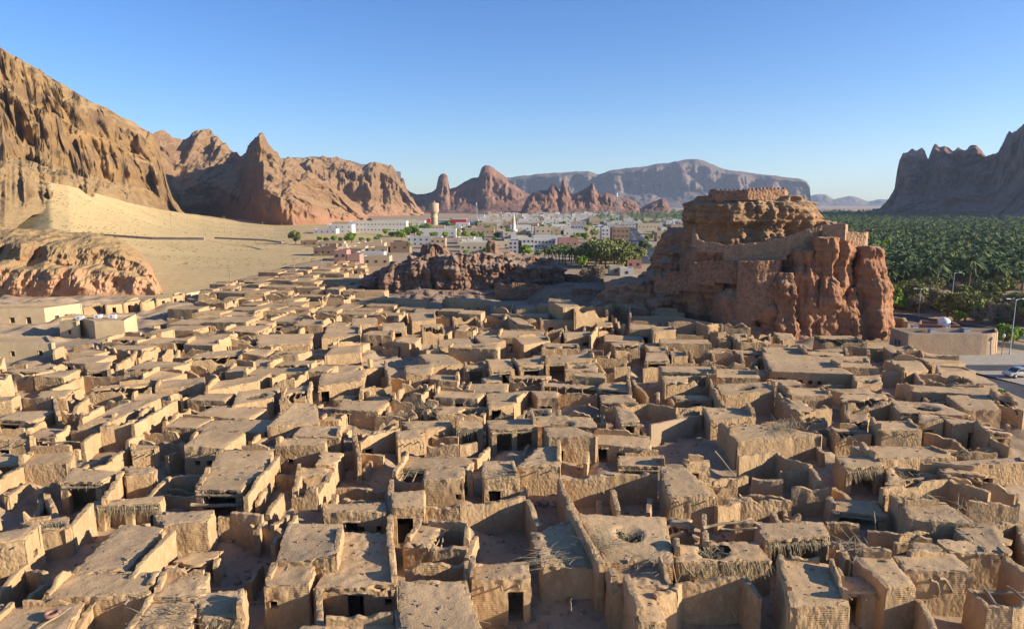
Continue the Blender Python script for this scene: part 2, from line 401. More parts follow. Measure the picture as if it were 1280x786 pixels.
    if not smooth and not less and r < .7:                 # what is left of the parapets
        g = np.random.default_rng(seed + 9)
        for k, pr_ in ((2, .30), (3, .35), (1, .30)):
            if g.uniform() < pr_ and not (k == 1 and 'b' in flags):
                ea, eb = E[k]; f0, f1 = sorted(g.uniform(0, 1, 2)); f0 *= .5; f1 = .5 + f1 * .5
                pm = MB(); wall_sheet(pm, ea + (eb - ea) * f0, ea + (eb - ea) * f1, z - .25, z + g.uniform(.35, .95), r, 1, (), .07, seed * 3 + k, .34, both=True, topvar=.12, jag=.5)
                pm.build("parapet", M_WALL, root)
    a, b = E[0]; L = np.linalg.norm(b - a); d = (b - a) / L; nrm = np.array([d[1], -d[0]])
    if 'o' in flags and r < .6:
        bm = MB(); bm.tube(tube_pts((*(a + d * .1), z - .45), (*(b - d * .1), z - .45), .05, .05, 7, seed), .13, 7); bm.build("lintel", M_WOOD, root)
    if 'b' in flags:
        bm = MB(); p0 = a + nrm * .45 - d * .25; p1 = b + nrm * .45 + d * .25
        bm.tube(tube_pts((*p0, z - 1.25), (*p1, z - 1.1), .06, .08, 8, seed), .17, 8); bm.build("cross_beam", M_WOOD, root)
    if r < .4:
        for (k, f, w, a0, b0, ty) in doors:
            ea, eb = E[k]; dd = (eb - ea) / np.linalg.norm(eb - ea); nn = np.array([dd[1], -dd[0]])
            lm = MB(); p = ea + dd * f
            if ty == 'w': continue
            lz = zb + min(b0, z - zb - .55) + .05
            lm.tube(tube_pts((*(p - dd * (w + .22) + nn * .02), lz), (*(p + dd * (w + .22) + nn * .02), lz), 0, .02, 4, seed), .085, 6)
            lm.build("door_lintel", M_WOOD, root)
            if (seed + k) % 3 == 0:
                dm = MB(); pc = p - nn * .33 - dd * w * .25
                dm.box((pc[0], pc[1], zb + 1.2), (w * 1.4, .06, 2.3), math.atan2(dd[1], dd[0])); dm.build("door", M_DOOR, root, False)
        if not less and not smooth and 'o' not in flags and seed % 3 == 1 and r < .3:     # stub ends of roof beams
            for i in range(3):
                p = a + d * L * (.2 + .3 * i) + nrm * .05
                bm = MB(); bm.tube([(*(p - nrm * .2), z - .42), (*(p + nrm * (.35 + .12 * ((seed + i) % 3))), z - .46)], .07, 6); bm.build("roof_beam", M_WOOD, root)
    u, v = toPx(c[0], c[1], z)
    ds = [t for t in doors if t[5] in 'dD']; ws = [t for t in doors if t[5] == 'w']
    size = abs(np.cross(q[1] - q[0], q[2] - q[1]))
    ar = np.linalg.norm(q[2] - q[3]) / max(.1, np.linalg.norm(q[1] - q[2]))
    if look is None:
        if less: look = "roofless crumbling mudbrick room"
        elif half: look = "mudbrick house with half its roof fallen in"
        elif 'h' in flags: look = "mudbrick house with a hole in its roof"
        elif 'r' in flags: look = "mudbrick house hung with dry reeds in front"
        elif 'b' in flags: look = "open-fronted mudbrick house with a log across it"
        elif 'o' in flags: look = "open-fronted mudbrick room under a sagging roof"
        elif smooth: look = "smooth restored mudbrick house"
        elif ds and ws: look = "flat-roofed mudbrick house with doorway and window"
        elif len(ws) > 1: look = "flat-roofed mudbrick house with small windows"
        elif ws: look = "flat-roofed mudbrick house with one small window"
        elif ds: look = "flat-roofed mudbrick house with a dark doorway"
        elif ragged: look = "mudbrick house with a ragged rubble roof"
        elif ar > 2.2: look = "long low windowless mudbrick house"
        elif ar < .6: look = "narrow deep mudbrick house with dusty flat roof"
        elif size > 55: look = "broad flat-roofed windowless mudbrick house"
        elif size < 22: look = "little flat-roofed windowless mudbrick room"
        else: look = "flat-roofed windowless mudbrick house"
    tag(root, label, "mudbrick house", "mudbrick houses of the old town")
    TOWN.append([root, u, v, look, label])
    return root

def H(u1, v1, u2, v2, u3, v3, u4, v4, z, opts="", label=None):
    if not opts and not label: opts = ('', 'c', '', 'x', '', 'd.3', 'c', 'w.6 x')[HN[0] % 8]
    return house([onz(u1, v1, z), onz(u2, v2, z), onz(u3, v3, z), onz(u4, v4, z)], z, opts, label, hand=True)

WALLS = []
def W(pts, z, opts="", label=None):
    """free-standing wall whose top runs through the picture points"""
    HN[0] += 1; seed = HN[0]; toks = opts.split()
    P = [onz(u, v, z)[:2] for u, v in pts]
    c = sum(P) / len(P); r = res_at(c); mb = MB()
    for i in range(len(P) - 1):
        a, b = P[i], P[i + 1]; L = np.linalg.norm(b - a); ops = []
        for t in toks:
            if t[0] in 'dw' and len(t) > 1 and i == 0:
                f = float(t[1:]) * L; w, z0, z1 = (.5, 0., 2.4) if t[0] == 'd' else (.26, 1.7, 2.25)
                if z1 < z - .5 and L > 2: ops.append((f - w, f + w, z0, z1))
        wall_sheet(mb, a, b, 0, z, r, 1, ops, .02 if 's' in toks else .085, seed + i, .38, both=True, topvar=.05 if 's' in toks else .16, jag=1.0 if 'x' in toks else (0 if 's' in toks else .22))
        nn = np.array([b[1] - a[1], a[0] - b[0]]) / L * .5
        FOOT.append(np.array([a - nn, b - nn, b + nn, a + nn]))
    o = mb.build("mud_wall", M_SMOOTH if 's' in toks else M_WALL)
    tag(o, label, "mud wall", "free-standing mud walls of the old town")
    u, v = toPx(c[0], c[1], z)
    ends = abs(pts[-1][0] - pts[0][0]); dep = abs(pts[-1][1] - pts[0][1])
    look = "crumbling jagged mud wall" if 'x' in toks else "smooth mud wall" if 's' in toks else "cornered mud courtyard wall" if len(pts) > 2 else "mud wall running away from the viewer" if dep > ends else "straight mud courtyard wall"
    if any(t[0] in 'd' and len(t) > 1 for t in toks): look += " with a doorway"
    elif any(t[0] in 'w' and len(t) > 1 for t in toks): look += " with a small window"
    WALLS.append([o, u, v, look, label])
    return o
# ------------------------------------------------------------------ old town: houses read off one by one
# front rows
H(86,717,200,715,185,742,52,748,3.9)
H(14,757,106,751,82,792,-40,800,3.5,"","flat dusty roof with a pale pole and clay ring lying on it")
H(204,718,262,717,252,747,192,745,3.7,"x")
H(188,750,250,748,236,788,154,786,3.4,"x","ragged roof with a pale reed mat, beside the reed-fronted room at the bottom edge")
H(152,654,207,659,158,715,88,719,3.9,"Rd.75","long sloping dusty roof with a tall lit parapet, left of the empty courtyard")
H(190,641,268,640,259,654,206,657,4.1,"","blank block with a lumpy front wall at the back of the empty courtyard")
H(360,654,429,654,421,701,345,701,4.0,"","big sunlit roof, upper half of the stepped pair right of the empty courtyard")
H(344,701,396,702,386,729,330,731,3.6,"w.2","stepped-down sunlit roof with a tiny black window in its front wall")
H(432,665,488,666,496,731,392,736,3.1,"d.5 w.9 x","low rubble-strewn roof above a black doorway and small square window")
H(240,742,308,736,303,772,250,771,3.5,"r x","small rough roof with upright reeds hanging down its front, bottom edge")
H(375,783,500,776,505,805,370,808,3.0,"x")
H(500,730,583,728,602,792,500,797,3.9,"","wide dusty roof at the bottom edge with a small heap of stones")
H(588,703,660,700,662,722,590,726,3.7,"d.76","lumpy house with a tall black doorway right of its middle, bottom centre")
H(664,663,718,649,747,705,677,709,3.4,"x","tilted rubble roof under a long sloping parapet, bottom centre")
H(722,645,832,644,842,702,757,703,3.7,"h","broad roof with a frond-filled hole at its left side")
H(756,706,826,705,842,737,766,735,3.3,"x w.8")
H(780,729,815,733,830,777,800,781,3.3,"o")
H(842,680,945,675,963,698,846,703,3.3,"h x r","torn reed roof with sticks poking up, behind the tall shaded wall")
H(944,653,1028,652,1038,672,956,676,3.6,"o r","thatched portico with shaggy eaves and dark bays, lower right")
H(972,699,1040,705,1063,757,988,760,4.2,"","big block with a shaded left face and lit lumpy front, lower right")
H(1062,694,1114,697,1146,730,1108,733,4.0,"")
H(1040,715,1098,717,1104,736,1050,736,3.3,"")
H(1118,697,1192,690,1216,716,1131,714,3.9,"","roof above a deeply fluted mud front with two curved poles")
H(1170,676,1214,678,1228,689,1190,690,3.5,"x")
H(1136,675,1166,677,1178,690,1145,691,3.4,"x")
H(1195,659,1276,652,1290,690,1224,687,3.7,"")
H(1125,631,1180,630,1222,653,1140,648,4.0,"")
H(1112,616,1160,620,1176,630,1124,630,3.8,"h","roof with a round reed-lined hole beside the deep right-hand courtyard")
H(1064,558,1162,558,1195,571,1100,577,3.8,"")
H(1152,577,1277,572,1282,580,1216,583,4.0,"")
H(1172,584,1212,584,1274,610,1188,597,3.7,"")
H(1044,571,1098,573,1104,582,1058,585,3.6,"o r","small portico draped with dry fronds, right of the lit blank block")
H(1108,582,1158,587,1178,596,1110,602,3.0,"x h")
H(1088,527,1135,527,1152,537,1098,538,4.0,"Ld.4","neat box house with a pale square patch on its roof and lumpy front")
H(1058,517,1086,517,1084,528,1058,529,3.8,"o x","dark open room under a broken roof with a blue barrel inside")
H(1176,522,1213,526,1238,530,1190,529,3.8,"d.55","house with a tall black doorway beside a broken dome-like roof at right")
H(1212,528,1260,536,1264,542,1236,542,3.6,"o x")
H(1148,519,1172,520,1178,527,1150,528,3.7,"d.4")
H(1050,495,1105,493,1113,502,1056,504,3.9,"")
H(1110,500,1178,505,1214,521,1126,516,3.7,"x h")
H(1183,494,1234,492,1252,513,1206,512,3.8,"")
H(1238,491,1258,494,1280,511,1246,503,3.9,"")
H(953,443,1022,445,1069,468,966,462,4.0,"d.12 w.35 w.47 w.58","smooth house with three slit windows and one doorway, below the fort rock")
H(1106,449,1150,451,1161,462,1130,466,3.8,"w.4")
H(1141,447,1200,449,1207,453,1162,457,3.6,"")
H(1170,458,1205,460,1220,465,1173,468,3.5,"s","smooth plain house nearest the parked pickup truck")
H(1196,480,1244,481,1247,484,1220,485,2.3,"s")
H(1055,433,1085,434,1088,444,1060,445,3.4,"n")
H(1104,433,1138,434,1142,438,1116,442,3.4,"w.8")
H(1010,446,1084,446,1086,455,1010,457,3.6,"x")
H(1066,470,1100,468,1102,480,1068,483,3.6,"h x")
H(1034,484,1082,485,1096,492,1052,493,3.6,"x")
# centre
H(532,584,580,583,578,600,530,601,3.9,"w.92")
H(603,576,640,575,650,596,605,598,4.0,"")
H(672,555,700,553,700,582,646,584,3.7,"x")
H(678,533,718,534,748,548,686,548,4.1,"d.2","house with a black doorway at the left of its lit front, mid centre")
H(608,524,664,520,672,534,614,537,4.0,"o","two-bay open portico under a pale flat roof, mid centre")
H(570,525,604,525,604,534,571,535,3.8,"o r","narrow reed-hung portico left of the two-bay portico")
H(502,527,560,523,566,531,515,541,3.7,"x")
H(490,616,530,614,530,634,490,635,4.0,"D.4","house with a big black gateway in its shaded front, below centre")
H(827,584,857,586,893,619,836,621,4.0,"","block with a shaded left face and lit front beside the long back court")
H(856,575,886,575,888,580,858,581,3.6,"")
H(898,531,958,530,1028,542,922,549,4.2,"","large lit roof strewn with loose fronds, right of centre")
H(878,510,935,511,944,522,888,527,4.0,"w.3 w.6")
H(770,508,792,516,800,526,776,527,4.0,"o","single-bay portico at the end of the shaded court, right of centre")
H(845,518,876,517,877,521,846,525,3.3,"x")
H(494,538,520,535,530,546,497,551,3.8,"")
# upper centre
H(608,490,662,488,641,504,611,508,3.5,"D.3")
H(663,487,697,488,698,497,672,497,3.6,"w.3 w.6")
H(640,449,680,446,679,458,650,460,3.8,"o","dark-fronted portico room joined to the bright double portico")
H(681,445,742,443,740,451,682,454,4.0,"o","bright flat-roofed double portico with tall back wall, upper centre")
H(608,449,638,447,643,462,612,465,3.7,"o")
H(603,471,626,470,628,476,606,478,3.3,"o","tiny two-pier porch in front of the row of porticoes")
H(580,456,606,455,608,459,582,460,3.7,"o")
H(506,456,541,455,538,467,508,468,4.0,"d.8","flat-roofed house with a black doorway at its right, left of the porticoes")
H(524,443,555,440,579,454,541,458,3.6,"x")
H(547,424,588,422,592,430,550,435,3.8,"")
H(592,420,620,418,632,428,604,431,4.2,"w.2")
H(642,423,682,420,688,426,654,432,4.1,"w.3 d.7")
H(634,396,650,398,668,408,648,406,4.4,"")
H(680,398,716,398,718,402,676,402,4.0,"d.3 w.6 w.75")
H(685,375,712,375,726,383,704,385,6.6,"w.3","tall narrow upper storey house standing above the others, upper centre")
H(717,384,758,383,760,388,718,391,6.2,"n","tall broken two-storey house, highest ruin in the old town")
H(703,416,740,414,738,420,706,422,4.0,"d.8")
H(553,374,598,372,612,376,574,378,4.6,"w.3 w.6","small-windowed house in the shade right below the dark crag")
H(512,391,542,390,545,399,515,401,3.8,"w.5")
H(526,406,552,404,556,412,528,414,4.0,"")
H(566,398,596,396,604,404,570,406,3.6,"n")
H(814,408,840,407,845,413,817,415,5.0,"","tall plain block with a lit top, left of the fort rock")
H(808,440,834,440,837,450,806,451,3.7,"o")
H(837,440,856,442,860,446,840,447,3.8,"")
H(862,440,892,441,895,452,866,452,3.8,"n")
H(890,441,928,442,931,455,889,455,3.7,"n","open roofless box room with neat walls, below the fort rock")
H(932,462,958,463,962,470,936,470,2.5,"")
H(829,472,885,470,886,475,831,478,4.0,"")
H(895,480,960,478,968,490,903,494,3.8,"h","roof with a collapsed corner and lit lumpy front, below the fort rock")
H(972,484,1024,486,1040,495,990,496,3.8,"")
H(978,499,1020,500,1040,509,1000,515,3.8,"")
H(916,418,932,417,934,424,918,425,3.8,"")
H(935,420,962,418,965,426,938,428,3.7,"n")
H(967,416,990,417,994,424,976,425,3.7,"x")
H(768,438,786,437,790,444,770,446,4.0,"n")
H(744,404,764,403,768,411,748,413,3.8,"")
# left
H(276,562,342,563,334,583,264,584,4.1,"","upper part of the stepped roof above the log-crossed opening, left")
H(262,585,334,585,302,614,245,612,4.1,"b o","portico with a thick log across its dark opening, lower left")
H(254,538,306,541,281,560,231,560,4.0,"w.3 w.6")
H(368,504,394,503,400,527,334,533,4.0,"")
H(352,548,408,547,406,556,344,557,4.2,"w.3","lit lumpy house with a ragged black hole in its front, left of centre")
H(378,532,428,532,424,546,366,546,3.8,"x")
H(402,565,430,565,418,580,395,582,3.5,"x")
H(372,583,402,582,412,590,372,594,3.4,"x")
H(372,595,417,592,396,611,364,612,3.8,"n","roofless tall box with a sunlit right wall, left of centre")
H(404,632,482,630,482,641,404,643,3.5,"w.6 w.9 d.45","fluted house with two black windows, left of the big black gateway")
H(440,532,498,527,498,535,452,543,3.7,"d.2 n")
H(92,587,148,590,128,603,76,603,3.8,"o","wide open portico with a sunlit right wall, far left")
H(154,584,194,585,190,594,158,597,3.6,"")
H(40,567,92,566,88,578,24,580,3.7,"")
H(-12,545,38,543,42,549,-12,551,3.8,"")
H(145,514,188,508,165,530,126,534,4.0,"n","roofless long room with a tall sunlit right wall, left")
H(150,504,203,498,140,527,97,531,3.8,"")
H(165,557,196,556,198,561,165,564,3.6,"")
H(118,626,206,622,200,628,120,631,3.3,"o r","low reed-screened room with sticks leaning on it, lower left")
H(26,652,85,645,88,660,50,663,3.4,"x h")
H(-5,665,50,657,29,674,-20,680,4.2,"Rw.5","lumpy house with a cracked sunlit right wall at the left edge")
H(106,455,140,453,133,462,108,463,3.6,"o")
H(-12,497,26,495,14,502,-12,504,4.0,"Rd.5","shaded house with a doorway in its lit side at the left edge")
H(118,484,190,478,188,488,112,491,3.9,"")
H(200,476,256,470,256,481,194,485,3.9,"")
H(50,490,92,487,82,495,46,497,3.4,"x")
H(250,441,310,436,300,448,228,452,3.8,"")
H(320,420,392,416,388,428,322,431,3.7,"x")
H(410,410,452,406,450,418,402,422,3.8,"")
H(415,434,452,430,450,442,406,446,4.0,"")
H(402,468,458,462,452,478,398,484,3.8,"D.1 x")
H(356,488,390,482,386,498,350,500,3.7,"")
H(270,478,340,466,322,478,256,490,3.9,"")
H(298,490,350,482,340,498,290,506,3.7,"h")
H(478,404,505,402,506,412,478,414,3.8,"d.2 o")
H(440,398,470,396,472,404,440,406,3.6,"")

# free-standing walls
W([(272,642),(288,641),(327,644)],3.7)
W([(312,656),(345,660),(353,662)],2.9,"x")
W([(328,646),(318,660)],3.2)
W([(213,661),(160,716)],4.4,"","tall sunlit parapet along the long sloping roof beside the empty courtyard")
W([(395,737),(397,792)],3.0)
W([(110,749),(80,795)],3.5)
W([(187,743),(155,784)],3.7)
W([(506,708),(580,702),(586,728)],3.0)
W([(708,630),(750,704)],4.2,"","long parapet sloping down beside the tilted rubble roof")
W([(820,744),(846,737),(853,726),(928,722),(946,746)],3.6,"","tall shaded wall with a chipped lit top, bottom edge right of centre")
W([(877,643),(880,678)],3.6)
W([(876,624),(940,624)],2.6)
W([(1044,676),(1056,697)],3.4)
W([(1148,748),(1190,746)],1.9)
W([(1144,744),(1166,788)],3.0)
W([(1208,736),(1233,758),(1268,760),(1290,756)],3.1,"","curving courtyard wall under loose poles in the bottom right corner")
W([(1188,690),(1250,692)],3.5)
W([(1253,692),(1284,716)],3.7)
W([(1085,663),(1125,670),(1195,659)],3.0,"","low lumpy wall curving below the roof with a reed-lined hole")
W([(1034,652),(1075,654)],3.0)
W([(1104,612),(1187,598),(1236,615)],4.1,"","tall corner wall of the deep right-hand courtyard")
W([(1156,541),(1190,546),(1208,561)],3.0)
W([(1172,562),(1248,563)],2.6)
W([(1227,537),(1238,548),(1262,558)],3.0,"","curving shaded wall beside the black doorway, right edge")
W([(1104,464),(1143,466),(1150,477)],3.6,"s","clean smooth wall with a stepped right end, below the fort rock's right side")
W([(532,633),(575,633),(657,623),(672,652)],3.6,"","long lit wall with a descending right arm around the sunken court, lower centre")
W([(533,557),(575,557),(597,554)],3.4,"","mud wall with a leaning stick at its left, mid centre")
W([(697,596),(768,594),(822,592)],3.7,"w.8","long fluted back wall of the large court, centre right")
W([(697,595),(701,610),(722,648)],3.8,"","tall side wall sloping towards the viewer from the large court's back wall")
W([(893,602),(936,595)],2.5)
W([(897,633),(925,624),(990,623)],3.2)
W([(925,572),(970,564),(1012,583),(1022,600)],3.8,"","high corner wall with a pinkish shaded arm, right of centre")
W([(976,588),(1016,590)],3.2)
W([(814,531),(878,519)],3.5,"s d.88","smooth shaded wall with a black doorway at its right end")
W([(776,506),(810,503),(845,511),(878,508)],3.7)
W([(688,478),(742,473)],2.9,"","lit lumpy wall standing before the bright double portico")
W([(658,476),(690,471)],2.6)
W([(742,444),(760,446),(764,440)],4.0)
W([(758,383),(770,378),(786,382),(787,393)],5.6,"x")
W([(762,392),(772,402),(781,405)],4.6,"x")
W([(788,395),(842,395),(890,404)],4.0,"s","long yellow-lit boundary wall curving below the fort rock")
W([(836,402),(870,402),(886,409)],4.4)
W([(874,407),(916,403)],3.8)
W([(888,412),(912,418),(926,428),(956,428)],4.0)
W([(804,461),(839,458)],3.2)
W([(888,456),(930,457)],3.3)
W([(886,474),(900,500),(903,506)],4.0)
W([(970,490),(998,508)],3.9)
W([(938,455),(951,447)],3.4)
W([(768,459),(788,458)],3.8)
W([(768,478),(790,475),(808,496)],3.4)
W([(739,420),(747,408)],4.6)
W([(480,450),(486,475)],4.2)
W([(487,425),(512,430)],3.6)
W([(452,490),(458,462),(482,458)],3.8)
W([(450,486),(490,482)],3.8,"","lit lumpy front wall of the rounded enclosure, left of centre")
W([(345,567),(304,616)],4.6,"","sunlit parapet rising above the log-crossed portico")
W([(334,594),(372,594)],3.0)
W([(362,635),(338,656)],3.2)
W([(450,548),(500,536)],3.8,"d.2","wall with a black doorway above a pit of fallen beams, left of centre")
W([(421,611),(480,612)],2.2)
W([(487,598),(484,690)],3.6,"","thin upright wall running towards the viewer beside the black gateway")
W([(440,532),(447,572)],3.8)
W([(150,589),(128,622)],3.9)
W([(92,655),(116,630)],3.6)
W([(45,642),(54,614),(68,642)],2.8,"x","ragged spiky wall stub at the far left, beside the wide portico")
W([(186,622),(214,596),(252,595)],3.0)
W([(118,582),(140,572),(166,558)],3.4)
W([(105,553),(128,538)],3.4)
W([(218,500),(164,531)],4.3,"","long sunlit wall along the roofless long room, left")
W([(24,582),(-10,602)],3.6)
W([(-5,612),(10,620),(40,600)],2.6,"x")
W([(68,437),(80,431),(116,430),(160,438)],3.6,"x")
W([(66,486),(104,470),(172,471)],3.6,"","pale cornered wall around a yellow court, far left")
W([(137,462),(165,445),(172,436)],3.8,"x","saw-toothed sunlit wall rising beside the stub tower, far left")
W([(172,442),(202,432)],3.6,"x")
W([(202,436),(216,434)],5.2,"x","tall narrow sunlit wall stub like a tower, far left")
W([(28,496),(64,497)],3.9)
W([(20,462),(50,460)],3.0,"x")
W([(-10,470),(14,472),(20,490)],3.4,"x")
W([(66,497),(72,520)],3.8)

# ------------------------------------------------------------------ old town: the rest of the quarter, cell by cell
def inside(p, poly):
    x, y = p; r = False; n = len(poly)
    for i in range(n):
        x1, y1 = poly[i]; x2, y2 = poly[(i + 1) % n]
        if (y1 > y) != (y2 > y) and x < (x2 - x1) * (y - y1) / (y2 - y1) + x1: r = not r
    return r
TOWN_PX = [(-90,830),(-90,475),(0,470),(70,470),(168,430),(200,408),(262,372),(330,352),(420,337),(458,337),(468,378),(560,396),(690,398),(780,398),(850,410),(930,430),(1000,444),(1110,444),(1200,470),(1262,500),(1300,520),(1330,830)]
TOWN_W = [tuple(onz(u, v)[:2]) for u, v in TOWN_PX]
OPEN_PX = [[(205,690),(335,690),(330,722),(200,722)], [(535,660),(660,655),(690,705),(600,702),(540,700)], [(700,615),(822,612),(826,640),(724,640)],
           [(1120,620),(1190,605),(1245,640),(1240,655),(1190,640)], [(1035,670),(1120,680),(1110,695),(1060,690)], [(400,740),(500,740),(500,786),(400,786)],
           [(600,770),(760,765),(770,800),(600,800)], [(845,742),(950,742),(955,830),(800,830)], [(1150,745),(1290,740),(1290,830),(1160,830)], [(90,770),(180,750),(160,800),(80,800)],
           [(905,600),(1010,590),(1015,622),(905,630)], [(92,660),(180,625),(110,740),(0,745)], [(455,552),(500,545),(500,580),(450,585)], [(815,536),(880,530),(880,580),(815,590)], [(488,450),(506,470),(500,480),(486,480)]]
OPEN_W = [[tuple(onz(u, v)[:2]) for u, v in P] for P in OPEN_PX]
GS = .5; GX0, GY0, GNX, GNY = -190, 30, 700, 720
occ = np.zeros((GNX, GNY), bool)
def stamp(poly, grow=.35):
    poly = np.asarray(poly); c = poly.mean(0); poly = c + (poly - c) * (1 + grow / max(1, np.abs(poly - c).max()))
    x0, y0 = poly.min(0); x1, y1 = poly.max(0)
    for i in range(max(0, int((x0 - GX0) / GS)), min(GNX, int((x1 - GX0) / GS) + 1)):
        for j in range(max(0, int((y0 - GY0) / GS)), min(GNY, int((y1 - GY0) / GS) + 1)):
            if not occ[i, j] and inside((GX0 + (i + .5) * GS, GY0 + (j + .5) * GS), poly): occ[i, j] = True
for P in FOOT + OPEN_W: stamp(P)
ca, sa = math.cos(R(-6)), math.sin(R(-6))
def rotp(a, b): return a * ca - b * sa, a * sa + b * ca
def freefrac(poly):
    poly = np.asarray(poly); t = n = 0
    for a in (.1, .3, .5, .7, .9):
        for b in (.1, .3, .5, .7, .9):
            p = (poly[3] * (1 - a) + poly[2] * a) * (1 - b) + (poly[0] * (1 - a) + poly[1] * a) * b
            i, j = int((p[0] - GX0) / GS), int((p[1] - GY0) / GS); n += 1
            if 0 <= i < GNX and 0 <= j < GNY and not occ[i, j] and inside(p, TOWN_W): t += 1
    return t / n
cells = []
b = 38.0
while b < 330:
    dep = rng.uniform(4.2, 6.6) * (1 if b < 130 else 1.15)
    a = -190.0 + rng.uniform(0, 4)
    while a < 130:
        wd = rng.uniform(4.0, 9.5)
        jx, jy = rng.normal(0, .35, 4), rng.normal(0, .5, 4)
        g = .12
        quad = [rotp(a + g + jx[0], b + dep - g + jy[0]), rotp(a + wd - g + jx[1], b + dep - g + jy[1]), rotp(a + wd - g + jx[2], b + g + jy[2]), rotp(a + g + jx[3], b + g + jy[3])]
        cells.append(quad); a += wd
    b += dep
cells.sort(key=lambda q: q[3][1])
far_mb = MB(); nfar = 0
BUDGET = 298
def shrink(quad):
    """largest fitting version of a cell in what is left free"""
    c = np.mean(quad, 0)
    for k in (1, .85, .7, .55):
        q = c + (np.asarray(quad) - c) * k
        if freefrac(q) > .97: return q
    return None
for quad in cells:
    cx, cy = np.mean(quad, 0)
    u, v = toPx(cx, cy, 3.5)
    if not (-60 < u < 1340) or v > 830: continue
    near = v > 500
    q = shrink(quad)
    if q is None: continue
    kind = rng.uniform(); z = float(np.clip(rng.normal(3.5, .6), 2.2, 5.0))
    if near: z = min(z, 3.5) - .3
    if kind >= .17 and abs(np.cross(q[1] - q[0], q[2] - q[1])) < 7: z = min(z, 2.6)
    zone = 'lit' if v < 372 else ''
    if kind < (.06 if near else .12): stamp(q); continue                                  # an empty court
    o = ""
    if kind < .33: o = "n"
    elif kind < .48: o = "c"
    elif kind < .53: o = "x"
    elif kind < .57: o = "x h"
    elif kind < .68: o = "d%.2f" % rng.uniform(.2, .8)
    elif kind < .79: o = "o"
    elif kind < .84: o = "w.3 w.6"
    elif kind < .89: o = "w.5 d.2"
    if len(TOWN) < BUDGET:
        house(list(q), z, o)
    else:
        house(list(q), z, "n" if o == "n" else "x", parent_mb=far_mb); nfar += 1
    stamp(q, 0)
if nfar: tag(far_mb.build("distant_mudbrick_rooms", M_WALL), "small far mudbrick rooms crowded at the sunlit back of the old town", "mudbrick rooms", "far rooms of the old town", "stuff")
stubs = 0; gs = np.random.default_rng(23)
for _ in range(9000):                                            # lone stubs of walls left standing in the gaps
    if stubs >= 150: break
    y_ = 45 * (190 / 45) ** gs.uniform(); x_ = gs.uniform(-.75, .75) * y_
    if not inside((x_, y_), TOWN_W) or any(inside((x_, y_), P) for P in OPEN_W[:6]): continue
    i, j = int((x_ - GX0) / GS), int((y_ - GY0) / GS)
    if not (0 <= i < GNX and 0 <= j < GNY) or occ[i, j]: continue
    an = R(-6) + gs.normal(0, .12) + (math.pi / 2 if gs.uniform() < .5 else 0); ln = gs.uniform(2.2, 5); zt = gs.uniform(1.7, 3.5)
    a = (x_, y_); b = (x_ + math.cos(an) * ln, y_ + math.sin(an) * ln); m = ((a[0] + b[0]) / 2, (a[1] + b[1]) / 2)
    if occ[int((b[0] - GX0) / GS), int((b[1] - GY0) / GS)] or occ[int((m[0] - GX0) / GS), int((m[1] - GY0) / GS)]: continue
    W([toPx(*a, zt), toPx(*b, zt)], zt, "x" if stubs % 3 == 0 else ""); stamp(FOOT[-1], .6); stubs += 1
print("houses", len(TOWN), "far", nfar, "walls", len(WALLS))
# ------------------------------------------------------------------ ground
def axis(lims):
    out = []
    for a, b, st in lims: out += list(np.arange(a, b, st))
    return np.array(out + [lims[-1][1]])
gx = axis([(-30000, -4000, 2600), (-4000, -600, 340), (-600, -180, 30), (-180, 130, .8), (130, 600, 30), (600, 4000, 340), (4000, 30000, 2600)])
gy = axis([(-3000, -100, 600), (-100, 30, 10), (30, 60, .5), (60, 130, .7), (130, 260, 1.4), (260, 600, 30), (600, 4000, 340), (4000, 60000, 4000)])
GX, GY = np.meshgrid(gx, gy, indexing='ij')
def ground_z(x, y):
    town = sstep(40, 55, y) * sstep(235, 205, y) * sstep(70, 58, x - .25 * (y - 60)) 
    z = town * (.95 + 1.8 * np.maximum(-.2, fbm(x * .2, y * .2, 0., 3, 41)) + .22 * fbm(x * .9, y * .9, 0., 3, 42))
    return z
M_GROUND = mat("desert_ground", (.40, .282, .17), (.33, .228, .138), .12, bump=.7, bscale=2.5, bdist=.08, c3=(.23, .165, .11), s3=1.5)
mb = MB(); mb.grid(np.stack([GX, GY, ground_z(GX, GY)], -1)); g = mb.build("ground", M_GROUND); tag(g, "dusty brown desert ground of the valley", "ground", kind="structure")

# ------------------------------------------------------------------ hills
M_LEFT = mat("sandstone_slope", (.31, .185, .07), (.17, .10, .043), .012, bump=1, bscale=.25, bdist=1.6, c3=(.09, .058, .038), s3=.04, w3=.7, strata=dict(ws=.01, warp=14, lines=.10, lc=(.15, .092, .05), flat=(.33, .215, .10)))  # dark patches: rock varnish, and crease shade put into the colour
M_SHOULDER = mat("sandstone_shoulder", (.34, .205, .09), (.24, .14, .066), .05, bump=1, bscale=.8, bdist=.6, c3=(.15, .095, .06), s3=.18, w3=.35, strata=dict(ws=.05, warp=5, lines=.35, lc=(.24, .14, .08), z0=8, z1=15, low=(.40, .225, .125), flat=(.34, .22, .10)))
M_BOWL = mat("dark_red_sandstone", (.24, .145, .066), (.15, .09, .048), .01, bump=1, bscale=.16, bdist=2.5, c3=(.10, .066, .05), s3=.03, w3=.4, strata=dict(ws=.006, warp=22, lines=.06, lc=(.17, .09, .055), z0=18, z1=50, low=(.27, .14, .08), flat=(.30, .185, .095)))
M_FARHILL = mat("red_sandstone", (.25, .13, .08), (.16, .085, .06), .006, bump=1, bscale=.1, bdist=4, c3=(.08, .048, .04), s3=.02, w3=.6, strata=dict(ws=.004, warp=30, lines=.04, lc=(.16, .09, .065)))
